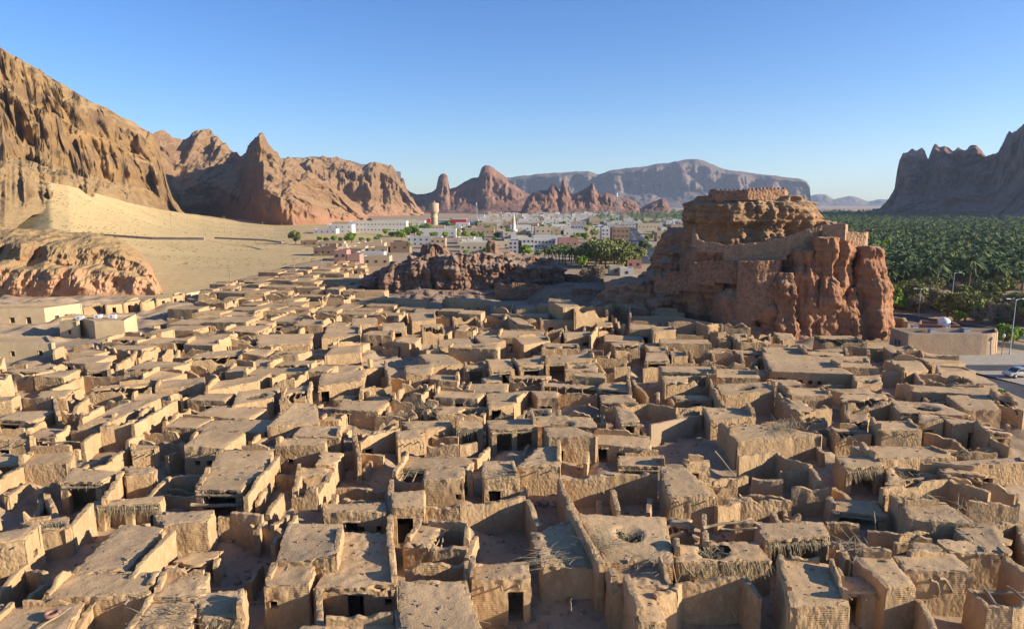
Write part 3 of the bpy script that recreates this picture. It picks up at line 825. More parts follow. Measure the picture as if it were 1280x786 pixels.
M_CLIFF = mat("shaded_cliff_rock", (.26, .125, .085), (.14, .07, .055), .012, bump=1, bscale=.12, bdist=5, c3=(.06, .036, .034), s3=.03, w3=.8, stretch=(1, 1, .3), strata=dict(ws=.004, warp=30, lines=.05, lc=(.12, .065, .05), flat=(.20, .115, .085)))  # dark upright streaks: varnish, with the shade of cracks painted in
M_MESA = mat("grey_mesa_rock", (.17, .12, .095), (.115, .085, .07), .003, bump=1, bscale=.04, bdist=9, c3=(.12, .09, .08), s3=.008, w3=.4, strata=dict(ws=.002, warp=40, lines=.02, lc=(.14, .10, .085)))
M_SAND = mat("dune_sand", (.52, .37, .175), (.45, .315, .145), .02, bump=.4, bscale=.5, bdist=.15, c3=(.34, .25, .13), s3=.35, w3=.5)
M_PATINA = mat("dark_varnish_slope", (.085, .06, .048), (.13, .085, .055), .02, bump=.8, bscale=.2, bdist=1.5, c3=(.30, .19, .09), s3=.03, w3=.5)

def hill(name, crest, Dc, Df, matl, label, seed, prof, nt=60, du=2.2, amp=10., gully=1.0, jag=1.0, zf=0., backw=.25, cat="hill", fs=1.0, parent=None, strata=0., warp=.12):
    """terrain from its foot (distance Df) up to a crest (picture points at distance Dc), then down behind.  prof: (t, run fraction, rise fraction)"""
    cu = np.array([c[0] for c in crest], float); cv = np.array([c[1] for c in crest], float)
    u = np.arange(cu[0], cu[-1] + du, du)
    v = np.interp(u, cu, cv)
    fD = lambda D: np.interp(u, [d[0] for d in D], [d[1] for d in D]) if not np.isscalar(D) else np.full(len(u), float(D))
    DC, DF, ZF = fD(Dc), fD(Df), fD(zf)
    C = np.stack([np.array(atd(a, b, d)) for a, b, d in zip(u, v, DC)])
    Fx = np.stack([np.array(atd(a, 258, d)) for a, d in zip(u, DF)])
    t = np.linspace(0, 1, nt)
    pr = np.array(prof); T = t[None] + warp * fbm((u / 28.)[:, None], t[None] * 2.5, seed * 1.7, 3, seed + 31) * np.sin(np.pi * t)[None] * 1.6
    T = np.clip(T, 0, 1); h = np.interp(T, pr[:, 0], pr[:, 1]); k = np.interp(T, pr[:, 0], pr[:, 2])
    X = Fx[:, 0, None] + (C[:, 0] - Fx[:, 0])[:, None] * h; Y = Fx[:, 1, None] + (C[:, 1] - Fx[:, 1])[:, None] * h
    Z = ZF[:, None] + (C[:, 2] - ZF)[:, None] * k
    nb = max(6, nt // 5); tb = np.linspace(0, 1, nb + 1)[1:]
    bx = C[:, 0, None] * (1 + backw * tb); by = C[:, 1, None] * (1 + backw * tb); bz = C[:, 2, None] * (1 - tb ** 1.3) - 4 * tb
    X = np.concatenate([X, bx], 1); Y = np.concatenate([Y, by], 1); Z = np.concatenate([Z, bz], 1)
    sl = np.gradient(k, axis=1) / (np.gradient(h, axis=1) + .004); rgh = .28 + .72 * sstep(.7, 2.2, sl)
    for _ in range(3): rgh[:, 1:-1] = (rgh[:, :-2] + rgh[:, 1:-1] + rgh[:, 2:]) / 3
    rgh = np.concatenate([rgh, np.repeat(rgh[:, -1:], max(6, nt // 5), 1)], 1)
    w = np.concatenate([np.minimum(1, np.minimum(t * 5, 1)) * (1 - .78 * sstep(.8, 1., t)), np.full(nb, .22)])[None]
    s = 1 / (amp * 5) * fs
    # gullies run down the slope: stretch the noise along height
    n1 = ridge(X * s, Y * s * .6, Z * s * .25, 4, seed); n2 = fbm(X * s * 3.2, Y * s * 2.0, Z * s * 2.4, 4, seed + 3); n3 = fbm(X * s * .5, Y * s * .5, Z * s * .3, 2, seed + 5)
    n4 = -ridge(X * s * 2.4, Y * s * 1.5, Z * s * 1.5, 5, seed + 13) + .25; n5 = ridge(X * s * 8, Y * s * 5, Z * s * 5, 3, seed + 15)
    ln = np.hypot(X, Y)
    push = amp * w * (gully * (n1 * .7 + .95 * n4 * rgh) + .6 * n2 * (.4 + .6 * rgh) + .3 * n5 * rgh + .9 * n3)
    if strata:
        zz = Z + 6 * fbm(X * s, Y * s, 0., 2, seed + 8)
        push = push + strata * w * rgh * vn(zz * 0, zz * 0, zz / (strata * 2.2), seed + 11)
    X = X - X / ln * push; Y = Y - Y / ln * push
    Z = Z + w * amp * .28 * (n2 + .5 * n3) + jag * amp * .13 * fbm(X * s * 9, Y * s * 3, 0., 3, seed + 9) * sstep(.5, 1, np.concatenate([t, np.ones(nb)]))[None]
    mb = MB(); mb.grid(np.stack([X, Y, Z], -1), flip=False)
    o = mb.build(name, matl, parent, smooth=True)
    if parent is None: tag(o, label, cat, kind="structure")
    return o

TALUS = [(0, 0, 0), (.25, .25, .10), (.5, .52, .30), (.62, .6, .46), (.8, .72, .80), (.9, .84, .9), (1, 1, 1)]
CLIFFFOOT = [(0, 0, 0), (.18, .04, .16), (.36, .10, .34), (.5, .3, .44), (.75, .68, .72), (.88, .84, .88), (1, 1, 1)]
# the dark varnished slope that tops the mountain at the left edge
hill("mountain", [(-420,-90),(-200,-20),(-60,38),(0,66),(30,82),(70,103),(110,126),(150,149),(186,166),(193,172),(199,186),(204,206),(209,230),(216,250),(226,264),(236,272)], [(-420,560),(0,800),(200,1000),(236,1000)], [(-420,300),(0,310),(40,380),(85,440),(110,490),(150,580),(195,720),(236,880)], M_LEFT,
     "big golden rocky mountain slope rising at the left edge", 11, [(0,0,0),(.15,.22,.12),(.3,.44,.26),(.36,.46,.36),(.5,.49,.55),(.57,.60,.60),(.72,.66,.82),(.85,.82,.9),(1,1,1)], nt=170, du=1.3, amp=34, gully=1.7, fs=1.7, strata=5.5, warp=.32, jag=1.6, zf=[(-420,5),(0,14),(40,24),(85,26),(110,26),(150,24),(195,15),(236,4)])
hill("varnished_ridge", [(-420,-118),(-200,-40),(-60,25),(0,62),(30,78),(70,101),(110,125),(150,147),(172,158),(190,170)], [(-420,640),(0,900),(190,1060)], [(-420,500),(0,700),(190,950)], M_PATINA,
     "dark smooth ridge crest above the golden slope", 12, [(0,0,.3),(.5,.5,.72),(1,1,1)], nt=30, du=3, amp=4, gully=.5)
hill("rock_shoulder", [(-260,250),(-120,268),(-40,276),(0,283),(30,286),(60,287),(90,291),(120,291),(150,299),(166,310),(178,319),(188,336),(196,354),(202,374)], [(-260,300),(0,292),(120,280),(202,250)], [(-260,232),(0,218),(100,220),(185,224),(202,232)], M_SHOULDER,
     "rounded eroded sandstone shoulder with a pink foot, above the restored houses", 13, [(0,0,0),(.2,.04,.24),(.36,.10,.46),(.46,.22,.52),(.6,.30,.78),(.74,.48,.90),(.88,.8,.96),(1,1,1)], nt=140, du=.55, amp=6.5, gully=1.2, fs=1.6, strata=1.6, backw=.5)
# a blowing dune between them
def sand():
    cu = [-80, 0, 40, 60, 85, 110, 150, 200, 250, 300, 350, 400, 440, 470, 520]
    vt = [262, 258, 240, 228, 232, 240, 251, 263, 271, 277, 280, 282, 283, 283, 280]
    Dt = [470, 470, 470, 480, 500, 540, 620, 760, 900, 1000, 1060, 1080, 1100, 1150, 1200]
    u = np.arange(-80, 521, 3.); V = np.interp(u, cu, vt); D = np.interp(u, cu, Dt); D0 = np.interp(u, [-80, 200, 260, 330, 400, 470, 520], [215, 218, 240, 300, 370, 430, 500])
    t = np.linspace(0, 1, 70)
    top = np.stack([np.array(atd(a, b, d)) for a, b, d in zip(u, V, D)]); bot = np.stack([np.array(atd(a, 300, d)) for a, d in zip(u, D0)])
    X = bot[:, 0, None] * (1 - t) + top[:, 0, None] * t; Y = bot[:, 1, None] * (1 - t) + top[:, 1, None] * t
    Zt = top[:, 2, None]
    Z = .3 + np.maximum(Zt, .4) * (t ** 1.5) + 1.0 * fbm(X * .02, Y * .02, 0., 3, 21) * t * (1 - .5 * t) * 2 + .12 * fbm(X * .2, Y * .2, 0., 3, 22)
    ext = np.stack([X[:, -1] * 1.12, Y[:, -1] * 1.12, Z[:, -1] + .02 * Y[:, -1] * 0], -1)
    P = np.stack([X, Y, Z], -1); P = np.concatenate([P, ext[:, None]], 1)
    mb = MB(); mb.grid(P); tag(mb.build("sand_dune", M_SAND), "smooth golden sand slope below the left mountain", "dune", kind="structure")
sand()
hill("bowl_hill", [(170,190),(185,170),(200,163),(208,163),(218,174),(228,176),(240,166),(248,163),(262,163),(272,171),(288,186),(300,194),(307,191),(312,181),(320,173),(324,168),(329,170),(334,178),(345,191),(352,199),(362,200),(372,205),(385,212),(398,222),(410,229),(425,240),(438,251),(450,262),(458,271),(464,278)],
     [(170,1180),(200,1400),(262,1450),(290,1380),(305,1290),(324,1140),(400,1150),(464,1180)], [(170,1000),(215,1200),(262,1240),(295,1150),(330,1000),(365,970),(410,1020),(464,1110)], M_BOWL,
     "brown peaked hill with a shaded hollow and reddish cliff foot", 14, CLIFFFOOT, nt=150, du=.8, amp=30, gully=1.7, fs=1.7, jag=1.5, strata=6, backw=.2)
hill("ridge_hill", [(340,206),(350,200),(365,198),(375,199),(385,196),(392,195),(400,196),(410,195),(420,195),(428,199),(440,203),(446,207),(455,207),(464,203),(470,203),(478,206),(488,208),(494,213),(500,226),(508,236),(515,247),(522,258),(530,268)],
     [(340,1750),(530,1900)], [(340,1500),(530,1850)], M_BOWL, "rounded brown hill behind the peaked one", 15, TALUS, nt=100, du=.8, amp=34, gully=1.6, fs=1.7, jag=2, strata=7, backw=.2)
hill("slate_mesa", [(330,200),(360,198),(372,197),(400,196),(430,200),(500,215)], 4600, 4300, M_MESA, "pale grey mesa edge behind the left hills", 16, TALUS, nt=30, du=3, amp=40, backw=.3)
hill("spire_hill", [(488,250),(496,236),(500,225),(502,222),(505,224),(508,236),(512,240),(520,243),(530,243),(540,240),(545,236),(548,222),(551,218),(555,217),(559,219),(562,236),(570,234),(576,230),(585,225),(592,222),(598,222),(602,210),(606,207),(612,207),(617,210),(620,213),(628,218),(633,222),(636,228),(645,233),(655,240),(668,245),(680,249),(695,262)],
     [(488,2500),(695,2500)], [(488,2250),(695,2150)], M_FARHILL, "dark jagged massif with two rock spires behind the town", 17, TALUS, nt=60, du=.8, amp=22, gully=1.1, fs=1.0, jag=.5, strata=6, backw=.15)
hill("red_knolls", [(650,266),(660,246),(668,240),(676,238),(684,238),(689,231),(693,230),(697,236),(700,240),(702,226),(705,224),(708,228),(710,240),(716,244),(724,240),(732,236),(738,231),(741,228),(744,236),(748,243),(758,241),(766,243),(775,247),(785,248),(794,252),(800,261),(812,254),(820,251),(828,248),(833,250),(838,264)],
     [(650,2050),(838,2150)], [(650,1880),(838,1980)], M_FARHILL, "row of small red rock knolls with a thin spire", 18, TALUS, nt=50, du=.7, amp=15, gully=1.2, fs=1.1, jag=.5, strata=4, backw=.1)
hill("far_mesa", [(560,238),(600,228),(630,223),(650,220),(680,217),(705,216),(722,214),(735,214),(748,219),(760,214),(775,211),(800,209),(820,205),(840,203),(855,200),(868,199),(882,201),(893,206),(905,211),(925,214),(945,217),(965,219),(985,222),(1000,223),(1008,226),(1012,232),(1013,242),(1016,256)],
     [(560,6200),(1016,5400)], [(560,5400),(1016,5000)], M_MESA, "long flat-topped blue-grey mesa on the horizon", 19, [(0,0,0),(.3,.4,.18),(.5,.62,.36),(.56,.64,.5),(.85,.74,.88),(.92,.86,.94),(1,1,1)], nt=80, du=1.0, amp=95, gully=1.5, fs=1.0, jag=.5, strata=10, backw=.15)
hill("horizon_hills", [(980,254),(1005,250),(1010,245),(1022,243),(1032,243),(1042,249),(1052,247),(1062,245),(1072,247),(1085,252),(1100,249),(1120,250),(1180,256)], 9500, 9000, M_MESA, "low pale hills far down the valley", 20, TALUS, nt=24, du=1.5, amp=60, jag=.5, backw=.1)
hill("shaded_cliffs", [(1086,266),(1100,261),(1111,250),(1118,237),(1121,216),(1124,201),(1129,191),(1135,190),(1141,187),(1147,190),(1152,186),(1156,190),(1160,199),(1164,189),(1168,181),(1175,184),(1180,181),(1186,186),(1191,189),(1197,184),(1205,188),(1212,184),(1220,182),(1226,187),(1232,195),(1240,193),(1248,190),(1255,177),(1261,166),(1270,163),(1277,157),(1300,148),(1340,138),(1420,120),(1560,140)],
     [(1086,2050),(1240,1850),(1300,1450),(1560,1150)], [(1086,1950),(1200,1500),(1300,1100),(1560,850)], M_CLIFF, "purple-brown cliffs in shade at the right edge with a long scree foot", 24, [(0,0,0),(.2,.3,.09),(.38,.6,.25),(.5,.76,.38),(.56,.79,.46),(.85,.86,.88),(.93,.92,.95),(1,1,1)], nt=120, du=.8, amp=48, gully=1.9, fs=2.0, jag=1.6, strata=10, backw=.2)

# ------------------------------------------------------------------ rock masses in the town
M_ROCK = mat("red_fort_rock", (.42, .205, .10), (.29, .135, .07), .12, bump=1, bscale=1.2, bdist=.5, c3=(.13, .07, .05), s3=.5, w3=.6, stretch=(1, 1, .4), strata=dict(ws=.08, warp=2.5, lines=.75, lc=(.22, .105, .06), flat=(.36, .23, .135)))
M_ROCKUP = mat("ochre_fort_rock", (.42, .245, .115), (.28, .155, .078), .15, bump=1, bscale=1.2, bdist=.5, c3=(.13, .08, .05), s3=.4, w3=.45, strata=dict(ws=.1, warp=2, lines=.9, lc=(.22, .125, .07), flat=(.34, .23, .14)))
M_CRAG = mat("dark_crag_rock", (.30, .165, .10), (.19, .105, .066), .15, bump=1, bscale=1.0, bdist=.5, c3=(.11, .075, .06), s3=.5, w3=.4, strata=dict(ws=.08, warp=2, lines=.6, lc=(.17, .11, .08), flat=(.30, .205, .14)))
M_MASON = mat("fort_masonry", (.37, .205, .12), (.25, .135, .08), .8, bump=1, bscale=3, bdist=.3, c3=(.17, .095, .06), s3=1.6, w3=.6, voro=1.4, vscale=1.7)
M_MASON2 = mat("pale_fort_masonry", (.42, .265, .155), (.31, .19, .11), .8, bump=1, bscale=3, bdist=.22, c3=(.22, .13, .08), s3=1.8, w3=.55, voro=1.3, vscale=2.0)

def blob(mb, cx, cy, z0, z1, rx, ry, prof, seed, rot=0., p=2.6, flute=.6, fl_f=.45, strata=.35, rough=.5, nth=150, nz=70, lean=(0, 0), top=.6, cut=None):
    th = np.linspace(0, 2 * np.pi, nth, endpoint=False); z = np.linspace(z0, z1, nz)
    pr = np.array(prof); sc = np.interp((z - z0) / (z1 - z0), pr[:, 0], pr[:, 1])
    c, s = np.cos(th), np.sin(th)
    rr = (np.abs(c) ** p + np.abs(s) ** p) ** (-1 / p)
    X0 = rx * rr * c; Y0 = ry * rr * s
    ncap = 8; scap = np.linspace(1, .02, ncap + 1)[1:]
    SC = np.concatenate([sc, sc[-1] * scap]); ZZ = np.concatenate([z, np.full(ncap, z1)])
    X = X0[:, None] * SC; Y = Y0[:, None] * SC; Z = np.broadcast_to(ZZ, X.shape).copy()
    wcap = np.concatenate([np.ones(nz), scap])[None]
    hx, hy = c[:, None], s[:, None]
    tt = np.concatenate([(z - z0) / (z1 - z0), np.ones(ncap)])[None]
    wx, wy = X + cx + lean[0] * tt, Y + cy + lean[1] * tt
    fl = -np.abs(vn(wx * fl_f, wy * fl_f, Z * fl_f * .13, seed)) * 1.7 + .6
    zz = Z + 1.1 * fbm(wx * .12, wy * .12, 0., 2, seed + 2)
    stt = fbm(wx * .05, wy * .05, zz * .55, 3, seed + 4)
    ru = fbm(wx * .3, wy * .3, Z * .3, 5, seed + 6)
    cr_ = .35 - ridge(wx * .34, wy * .34, Z * .12, 4, seed + 12); cr2 = .3 - ridge(wx * .9, wy * .9, Z * .7, 3, seed + 14)
    d = (flute * fl + strata * stt * 1.5 + rough * (ru * 1.0 + .9 * cr_ + .45 * cr2)) * wcap
    X = wx + hx * d; Y = wy + hy * d
    if top: Z = Z + top * fbm(X * .22, Y * .22, 0., 4, seed + 8) * np.concatenate([sstep(.75, 1, (z - z0) / (z1 - z0)), np.ones(ncap)])[None] * 1.4
    if cut: Z = cut(X, Y, Z)
    mb.grid(np.stack([X, Y, Z], -1), wrap=True, flip=True)

fr = empty("fort_rock", (60, 165, 0)); tag(fr, "tall red sandstone outcrop carrying the old fort, right of centre", "rock outcrop")
up = MB()
blob(up, 59.8, 175, 12, 32.0, 14.4, 13, [(0, 1.06), (.3, 1.0), (.5, 1.0), (.62, .95), (.75, 1.02), (.88, .98), (.93, .86), (.95, .79), (1, .77)], 31, p=3.6, flute=1.5, fl_f=.4, strata=.65, rough=1.7, nth=320, nz=130, lean=(0, 0), top=.35)
blob(up, 75.5, 167, 14, 26.0, 5.5, 6, [(0, 1.2), (.5, 1.05), (.8, .8), (1, .45)], 32, flute=.7, rough=.9, nth=110, nz=60)
lo = MB()
blob(lo, 64, 176, -2, 19.5, 23.5, 21, [(0, 1.0), (.35, .97), (.7, .9), (1, .8)], 33, p=2.8, flute=1.2, fl_f=.22, strata=.8, rough=1.3, nth=280, nz=90)
blob(lo, 44.8, 181, -2, 17.5, 14.5, 15, [(0, 1.3), (.16, 1.18), (.22, 1.02), (.42, .9), (.5, .74), (.7, .62), (.78, .48), (1, .34)], 34, p=3, flute=1.1, strata=1.3, rough=1.9, nth=180, nz=80)
blob(lo, 32, 178, -1, 10.5, 11.5, 10, [(0, 1.35), (.5, .9), (1, .45)], 35, flute=.6, strata=.8, rough=1.3, nth=140, nz=50)
blob(lo, 72, 164, -1, 22.5, 11, 11.5, [(0, 1.0), (.5, .98), (1, .92)], 36, flute=.8, rough=.8, nth=160, nz=80)
# the rounded fluted pillars of the sunny front
for (u, rpx, D, zt, sd, bl) in ((1084, 25, 147.5, 20.5, 37, [(0, 1.0), (.1, 1.12), (.22, 1.16), (.34, 1.06), (.41, .9), (.5, .97), (.62, 1.02), (.72, .86), (.84, .78), (1, .66)]), (1049, 17, 147.8, 22, 38, [(0, 1.05), (.2, 1.2), (.36, 1.12), (.5, .8), (.6, .95), (.75, .84), (.9, .9), (1, .8)]),
        (1027, 15, 147, 22.5, 39, [(0, 1.0), (.14, 1.2), (.3, .95), (.42, 1.15), (.58, 1.05), (.68, .78), (.85, .86), (1, .75)]), (1004, 21, 147.5, 20.5, 40, [(0, 1.05), (.25, .96), (.4, 1.05), (.55, .85), (.7, .9), (.85, .7), (1, .55)]),
        (984, 13, 146.6, 15, 41, [(0, 1.1), (.3, 1.05), (.5, .82), (.7, 1.0), (.85, .9), (1, .5)]), (962, 17, 149, 12.5, 42, [(0, 1.1), (.3, .95), (.6, 1.0), (.8, .7), (1, .4)]), (1066, 11, 146.4, 12, 47, [(0, 1.1), (.4, 1.1), (.6, .8), (.8, .85), (1, .4)])):
    r = rpx * .182; px = atd(u, 400, D + r)[0]
    blob(lo, px, D + r, -1.5, zt, r, r * 1.35, bl, sd, p=2.15, rot=0, flute=.55, fl_f=.5, strata=.5, rough=.85, nth=120, nz=120, lean=(-.9 + .5 * math.sin(sd), .8))
px = atd(925, 400, 151)
blob(lo, px[0], 153.5, -1, 11.2, 4.0, 4.5, [(0, 1.05), (.3, 1.1), (.55, .95), (.8, .8), (1, .4)], 43, flute=.5, strata=.6, rough=.8, nth=110, nz=70, lean=(-.8, 1))
blob(up, 75, 214, -2, 30.5, 15, 24, [(0, 1.25), (.5, 1), (1, .8)], 48, flute=1.0, rough=1.2, nth=120, nz=50)  # unseen rear rock, added to widen the shadow band over the town
blob(lo, 64, 212, -2, 22, 20, 26, [(0, 1.1), (.6, .95), (1, .75)], 46, flute=1.0, strata=.8, rough=1.6, nth=140, nz=40)  # unseen rear mass, added so the fort's shadow covers the crag
blob(lo, 57, 166, -1, 13.5, 10, 11, [(0, 1.05), (.5, .95), (1, .85)], 44, flute=.7, strata=.8, rough=.9, nth=150, nz=60)
blob(lo, 66, 152, -2.5, 2.6, 19, 8, [(0, 1.3), (.5, .98), (1, .6)], 45, flute=.3, strata=.3, rough=1.1, nth=170, nz=24)
up.build("upper_rock", M_ROCKUP, fr); lo.build("lower_rock", M_ROCK, fr)

def fwall(parent, name, pts, hgt, th, m, seed, jag=.25, merlon=0, base_amp=.1, label=None):
    """fort wall along picture points (u, v of its top, distance)"""
    P = [atd(u, v, D) for u, v, D in pts]; mb = MB()
    for i in range(len(P) - 1):
        a, b = P[i], P[i + 1]
        wall_sheet(mb, a, b, min(a[2], b[2]) - hgt, (a[2], b[2]), .3, 1, (), base_amp, seed + i, th, both=True, topvar=.12, jag=jag)
        if merlon:
            L = np.linalg.norm((b - a)[:2]); d = (b - a) / L; k = int(L / merlon)
            for j in range(k):
                q = a + d * (j + .5) * merlon; n = np.array([d[1], -d[0], 0]) * -th * .5
                mb.box((q[0] + n[0], q[1] + n[1], q[2] + .2), (merlon * .5, th * .7, .45), math.atan2(d[1], d[0]), .25)
    o = mb.build(name, m, parent, True)
    if label: o["label"] = label
    return o
fort = empty("hilltop_fort", (62, 160, 20)); tag(fort, "ruined masonry fort walls crowning and terracing the red sandstone outcrop", "fort")
fwall(fort, "crown_wall", [(886, 239.5, 174), (893, 238.5, 164.5), (935, 237.5, 162.5), (981, 236.5, 165), (985, 240, 180), (890, 241, 184), (886, 239.5, 174)], 2.3, .6, M_MASON, 301, .12, merlon=1.0, base_amp=.05)
fwall(fort, "terrace_wall", [(905, 308, 156), (925, 305, 154.5), (958, 301, 153.5), (985, 295, 152.6), (1008, 287, 152.2), (1031, 281, 152)], 4.2, .6, M_MASON2, 311, .1, base_amp=.13)
fwall(fort, "bastion", [(1029, 280.5, 151), (1057, 280, 149.6), (1060, 281, 156)], 5.0, .7, M_MASON2, 321, .06, base_amp=.05)
fwall(fort, "bastion_wing", [(1057, 289, 151.5), (1082, 291, 152.5), (1085, 290, 160)], 4.4, .6, M_MASON2, 326, .2, base_amp=.13)
fwall(fort, "masonry_face", [(923, 327, 150.2), (950, 326, 149.2), (973, 325, 149.3), (978, 322, 154)], 13.0, .8, M_MASON, 331, .15, base_amp=.25)
fwall(fort, "masonry_face", [(862, 328, 160), (895, 326, 156), (924, 326, 153.5)], 5.0, .8, M_MASON, 335, .9, base_amp=.3)
fwall(fort, "retaining_wall", [(818, 340, 168), (850, 337, 164), (872, 330, 161), (905, 340, 157.5)], 5.0, .8, M_MASON, 341, .9, base_amp=.3)
fwall(fort, "upper_parapet", [(866, 285, 163.5), (872, 300, 160.5), (905, 306, 157), (930, 304, 154.8)], 1.8, .5, M_MASON2, 351, .4, base_amp=.13)
fwall(fort, "corner_buttress", [(1100, 383, 153), (1112, 383, 150.5), (1115, 384, 156)], 9.5, .8, M_MASON, 361, .15, base_amp=.08)

cr = empty("rock_crag", (-15, 225, 0)); tag(cr, "dark jagged rock crag with a standing pinnacle at the back of the old town", "rock outcrop")
cm = MB()
for (u, w, D, vt, dr, sd) in ((478, 22, 224, 340, 8, 51), (502, 26, 222, 331, 9, 52), (530, 26, 223, 318, 9, 53), (545, 22, 226, 309, 8, 54), (565, 30, 220, 322, 9, 55), (590, 28, 221, 319, 9, 56), (618, 32, 222, 317, 10, 57), (648, 30, 222, 320, 10, 58), (672, 28, 224, 324, 9, 59), (690, 16, 228, 334, 8, 60)):
    zt = atd(u, vt, D)[2]; cxx = atd(u, vt, D)[0]
    blob(cm, cxx, D, -1, zt, w * .26, dr, [(0, 1.2), (.25, 1.08), (.5, 1.0), (.8, .9), (1, .62)], sd, p=2.4, flute=1.2, fl_f=.4, strata=.8, rough=1.9, nth=170, nz=80, top=1.5)
c_ = atd(617, 305, 226); blob(cm, c_[0], 226, 11, c_[2] + 1.2, 2.4, 2.4, [(0, 1.1), (.4, .95), (.8, .85), (1, .5)], 61, flute=.3, rough=.5, nth=70, nz=50, lean=(-.5, 0))
c_ = atd(545, 307, 226); blob(cm, c_[0], 225, 10, c_[2] + .5, 3.2, 3, [(0, 1.3), (.5, 1), (1, .5)], 62, flute=.3, rough=.8, nth=70, nz=40)
blob(cm, -15, 214, -2, 3.5, 34, 9, [(0, 1.3), (.5, .95), (1, .5)], 63, flute=.3, strata=.4, rough=1.3, nth=200, nz=30)
cm.build("crag", M_CRAG, cr)
fwall(cr, "terrace_masonry", [(618, 355, 207), (640, 353, 206), (672, 355, 206), (685, 358, 207)], 4.5, .7, M_MASON, 371, .3, base_amp=.1)
sd_ = MB()
blob(sd_, 26, 205, -2, 5.2, 24, 20, [(0, 1.25), (.4, .95), (.8, .75), (1, .6)], 64, flute=.2, strata=.4, rough=.9, nth=160, nz=30)
tag(sd_.build("rubble_saddle", mat("rubble_slope", (.38, .225, .135), (.27, .155, .092), .3, bump=1, bscale=2, bdist=.3, c3=(.19, .125, .085), s3=.8)), "low rubble slope between the dark crag and the fort rock", "slope", kind="structure")
def longwall(pts, z, th, m, name, label, cat, seed, jag=0.2, h=None, r=.6):
    P = [onz(u, v, z) for u, v in pts]; mb = MB()
    for i in range(len(P) - 1): wall_sheet(mb, P[i], P[i + 1], 0 if h is None else z - h, z, r, 1, (), .05, seed + i, th, both=True, topvar=.05, jag=jag)
    return tag(mb.build(name, m), label, cat)
longwall([(700, 342), (740, 344), (752, 349)], 7, .7, M_MASON, "terrace_wall", "low red stone wall on the rubble between the crag and the fort", "wall", 381, .4, 4)
longwall([(715, 361), (758, 361), (772, 367)], 6.3, .7, M_MASON, "terrace_wall", "low dark stone wall below the other one, left of the fort rock", "wall", 385, .4, 4)
# ------------------------------------------------------------------ roads and paving
M_ASPH = mat("asphalt", (.055, .056, .06), (.075, .075, .078), .3, rough=.85, bump=.3, bscale=20, bdist=.01, c3=(.045, .045, .05), s3=.8)
M_PAVE = mat("pale_paving", (.40, .345, .275), (.33, .28, .22), .4, bump=.25, bscale=8, bdist=.02, c3=(.27, .225, .17), s3=1.1)
M_KERB = mat("kerb_stone", (.48, .45, .40), (.40, .37, .33), 1, bump=.2, bscale=10)
M_LINE = plain("road_paint", (.72, .70, .62))
M_VERGE = mat("ochre_verge", (.40, .29, .12), (.30, .24, .09), .8, bump=.5, bscale=4)
M_GREYROAD = mat("track_surface", (.34, .27, .20), (.28, .22, .16), .2, bump=.3, bscale=5, bdist=.04)
def sheet(name, px, z, m, label, cat, step=2.0):
    P = [onz(u, v, z) for u, v in px]; c = sum(P) / len(P); mb = MB()
    mb.add(P, T=[(0, i, i + 1) for i in range(1, len(P) - 1)]) ; return tag(mb.build(name, m), label, cat, kind="structure")
def ribbon(name, pts, w, z, m, label, cat, thick=0, kind="structure", off=0.0):
    P = np.array([onz(u, v, 0) for u, v in pts])[:, :2]
    t = np.linspace(0, 1, len(P)); tt = np.linspace(0, 1, 24); P = np.stack([np.interp(tt, t, P[:, 0]), np.interp(tt, t, P[:, 1])], 1)
    d = np.gradient(P, axis=0); d /= np.linalg.norm(d, axis=1)[:, None]; n = np.stack([-d[:, 1], d[:, 0]], 1)
    A, B = P + n * (off + w / 2), P + n * (off - w / 2); mb = MB()
    zz = np.full((len(P), 1), z)
    a, b = np.concatenate([A, zz], 1), np.concatenate([B, zz], 1)
    if thick:
        a0, b0 = a.copy(), b.copy(); a0[:, 2] = b0[:, 2] = -.02
        mb.grid(np.stack([a0, a, b, b0], 1), flip=False)
    else: mb.grid(np.stack([a, b], 1))
    o = mb.build(name, m, None, False)
    return tag(o, label, cat, kind=kind)
def dashes(pts, z, label, gap=6., ln=2.5, w=.18):
    P = np.array([onz(u, v, 0) for u, v in pts]); mb = MB(); 
    for i in range(len(P) - 1):
        L = np.linalg.norm(P[i + 1] - P[i]); d = (P[i + 1] - P[i]) / L
        for s in np.arange(0, L - ln, gap):
            c = P[i] + d * (s + ln / 2); x, y = d[:2] * ln / 2; nx, ny = -d[1] * w / 2, d[0] * w / 2
            mb.add([(c[0] - x - nx, c[1] - y - ny, z), (c[0] + x - nx, c[1] + y - ny, z), (c[0] + x + nx, c[1] + y + ny, z), (c[0] - x + nx, c[1] - y + ny, z)], [(0, 1, 2, 3)])
    tag(mb.build("road_marking", M_LINE, None, False), label, "road marking", kind="structure")
BR = [(1060, 386), (1095, 391), (1130, 396), (1180, 405), (1240, 414), (1330, 429)]
ribbon("road", BR, 9, .03, M_ASPH, "dark road curving behind the restored walled building", "road")
ribbon("road_verge", BR, 1.7, .13, M_VERGE, "ochre planted strip beside the dark road", "verge", .12, off=-5.9)
ribbon("kerb", BR, .35, .16, M_KERB, "pale kerb along the near side of the dark road", "kerb", .16, off=-4.8)
ribbon("service_road", [(1190, 424), (1250, 430), (1330, 442)], 6, .03, M_ASPH, "second dark carriageway right of the restored walled building", "road")
sheet("parking_road", [(1195, 466), (1222, 467), (1300, 488), (1340, 530), (1300, 560), (1215, 500)], .035, M_ASPH, "dark asphalt road at the right edge beside the houses", "road")
sheet("pavement", [(1130, 444), (1180, 440), (1260, 437), (1330, 443), (1330, 455), (1206, 455), (1150, 452)], .06, M_PAVE, "pale paved forecourt before the restored walled building", "paving")
sheet("parking_road", [(1200, 456), (1330, 456), (1330, 463), (1200, 463)], .035, M_ASPH, "narrow dark lane between the paved forecourt and the traffic island", "road")
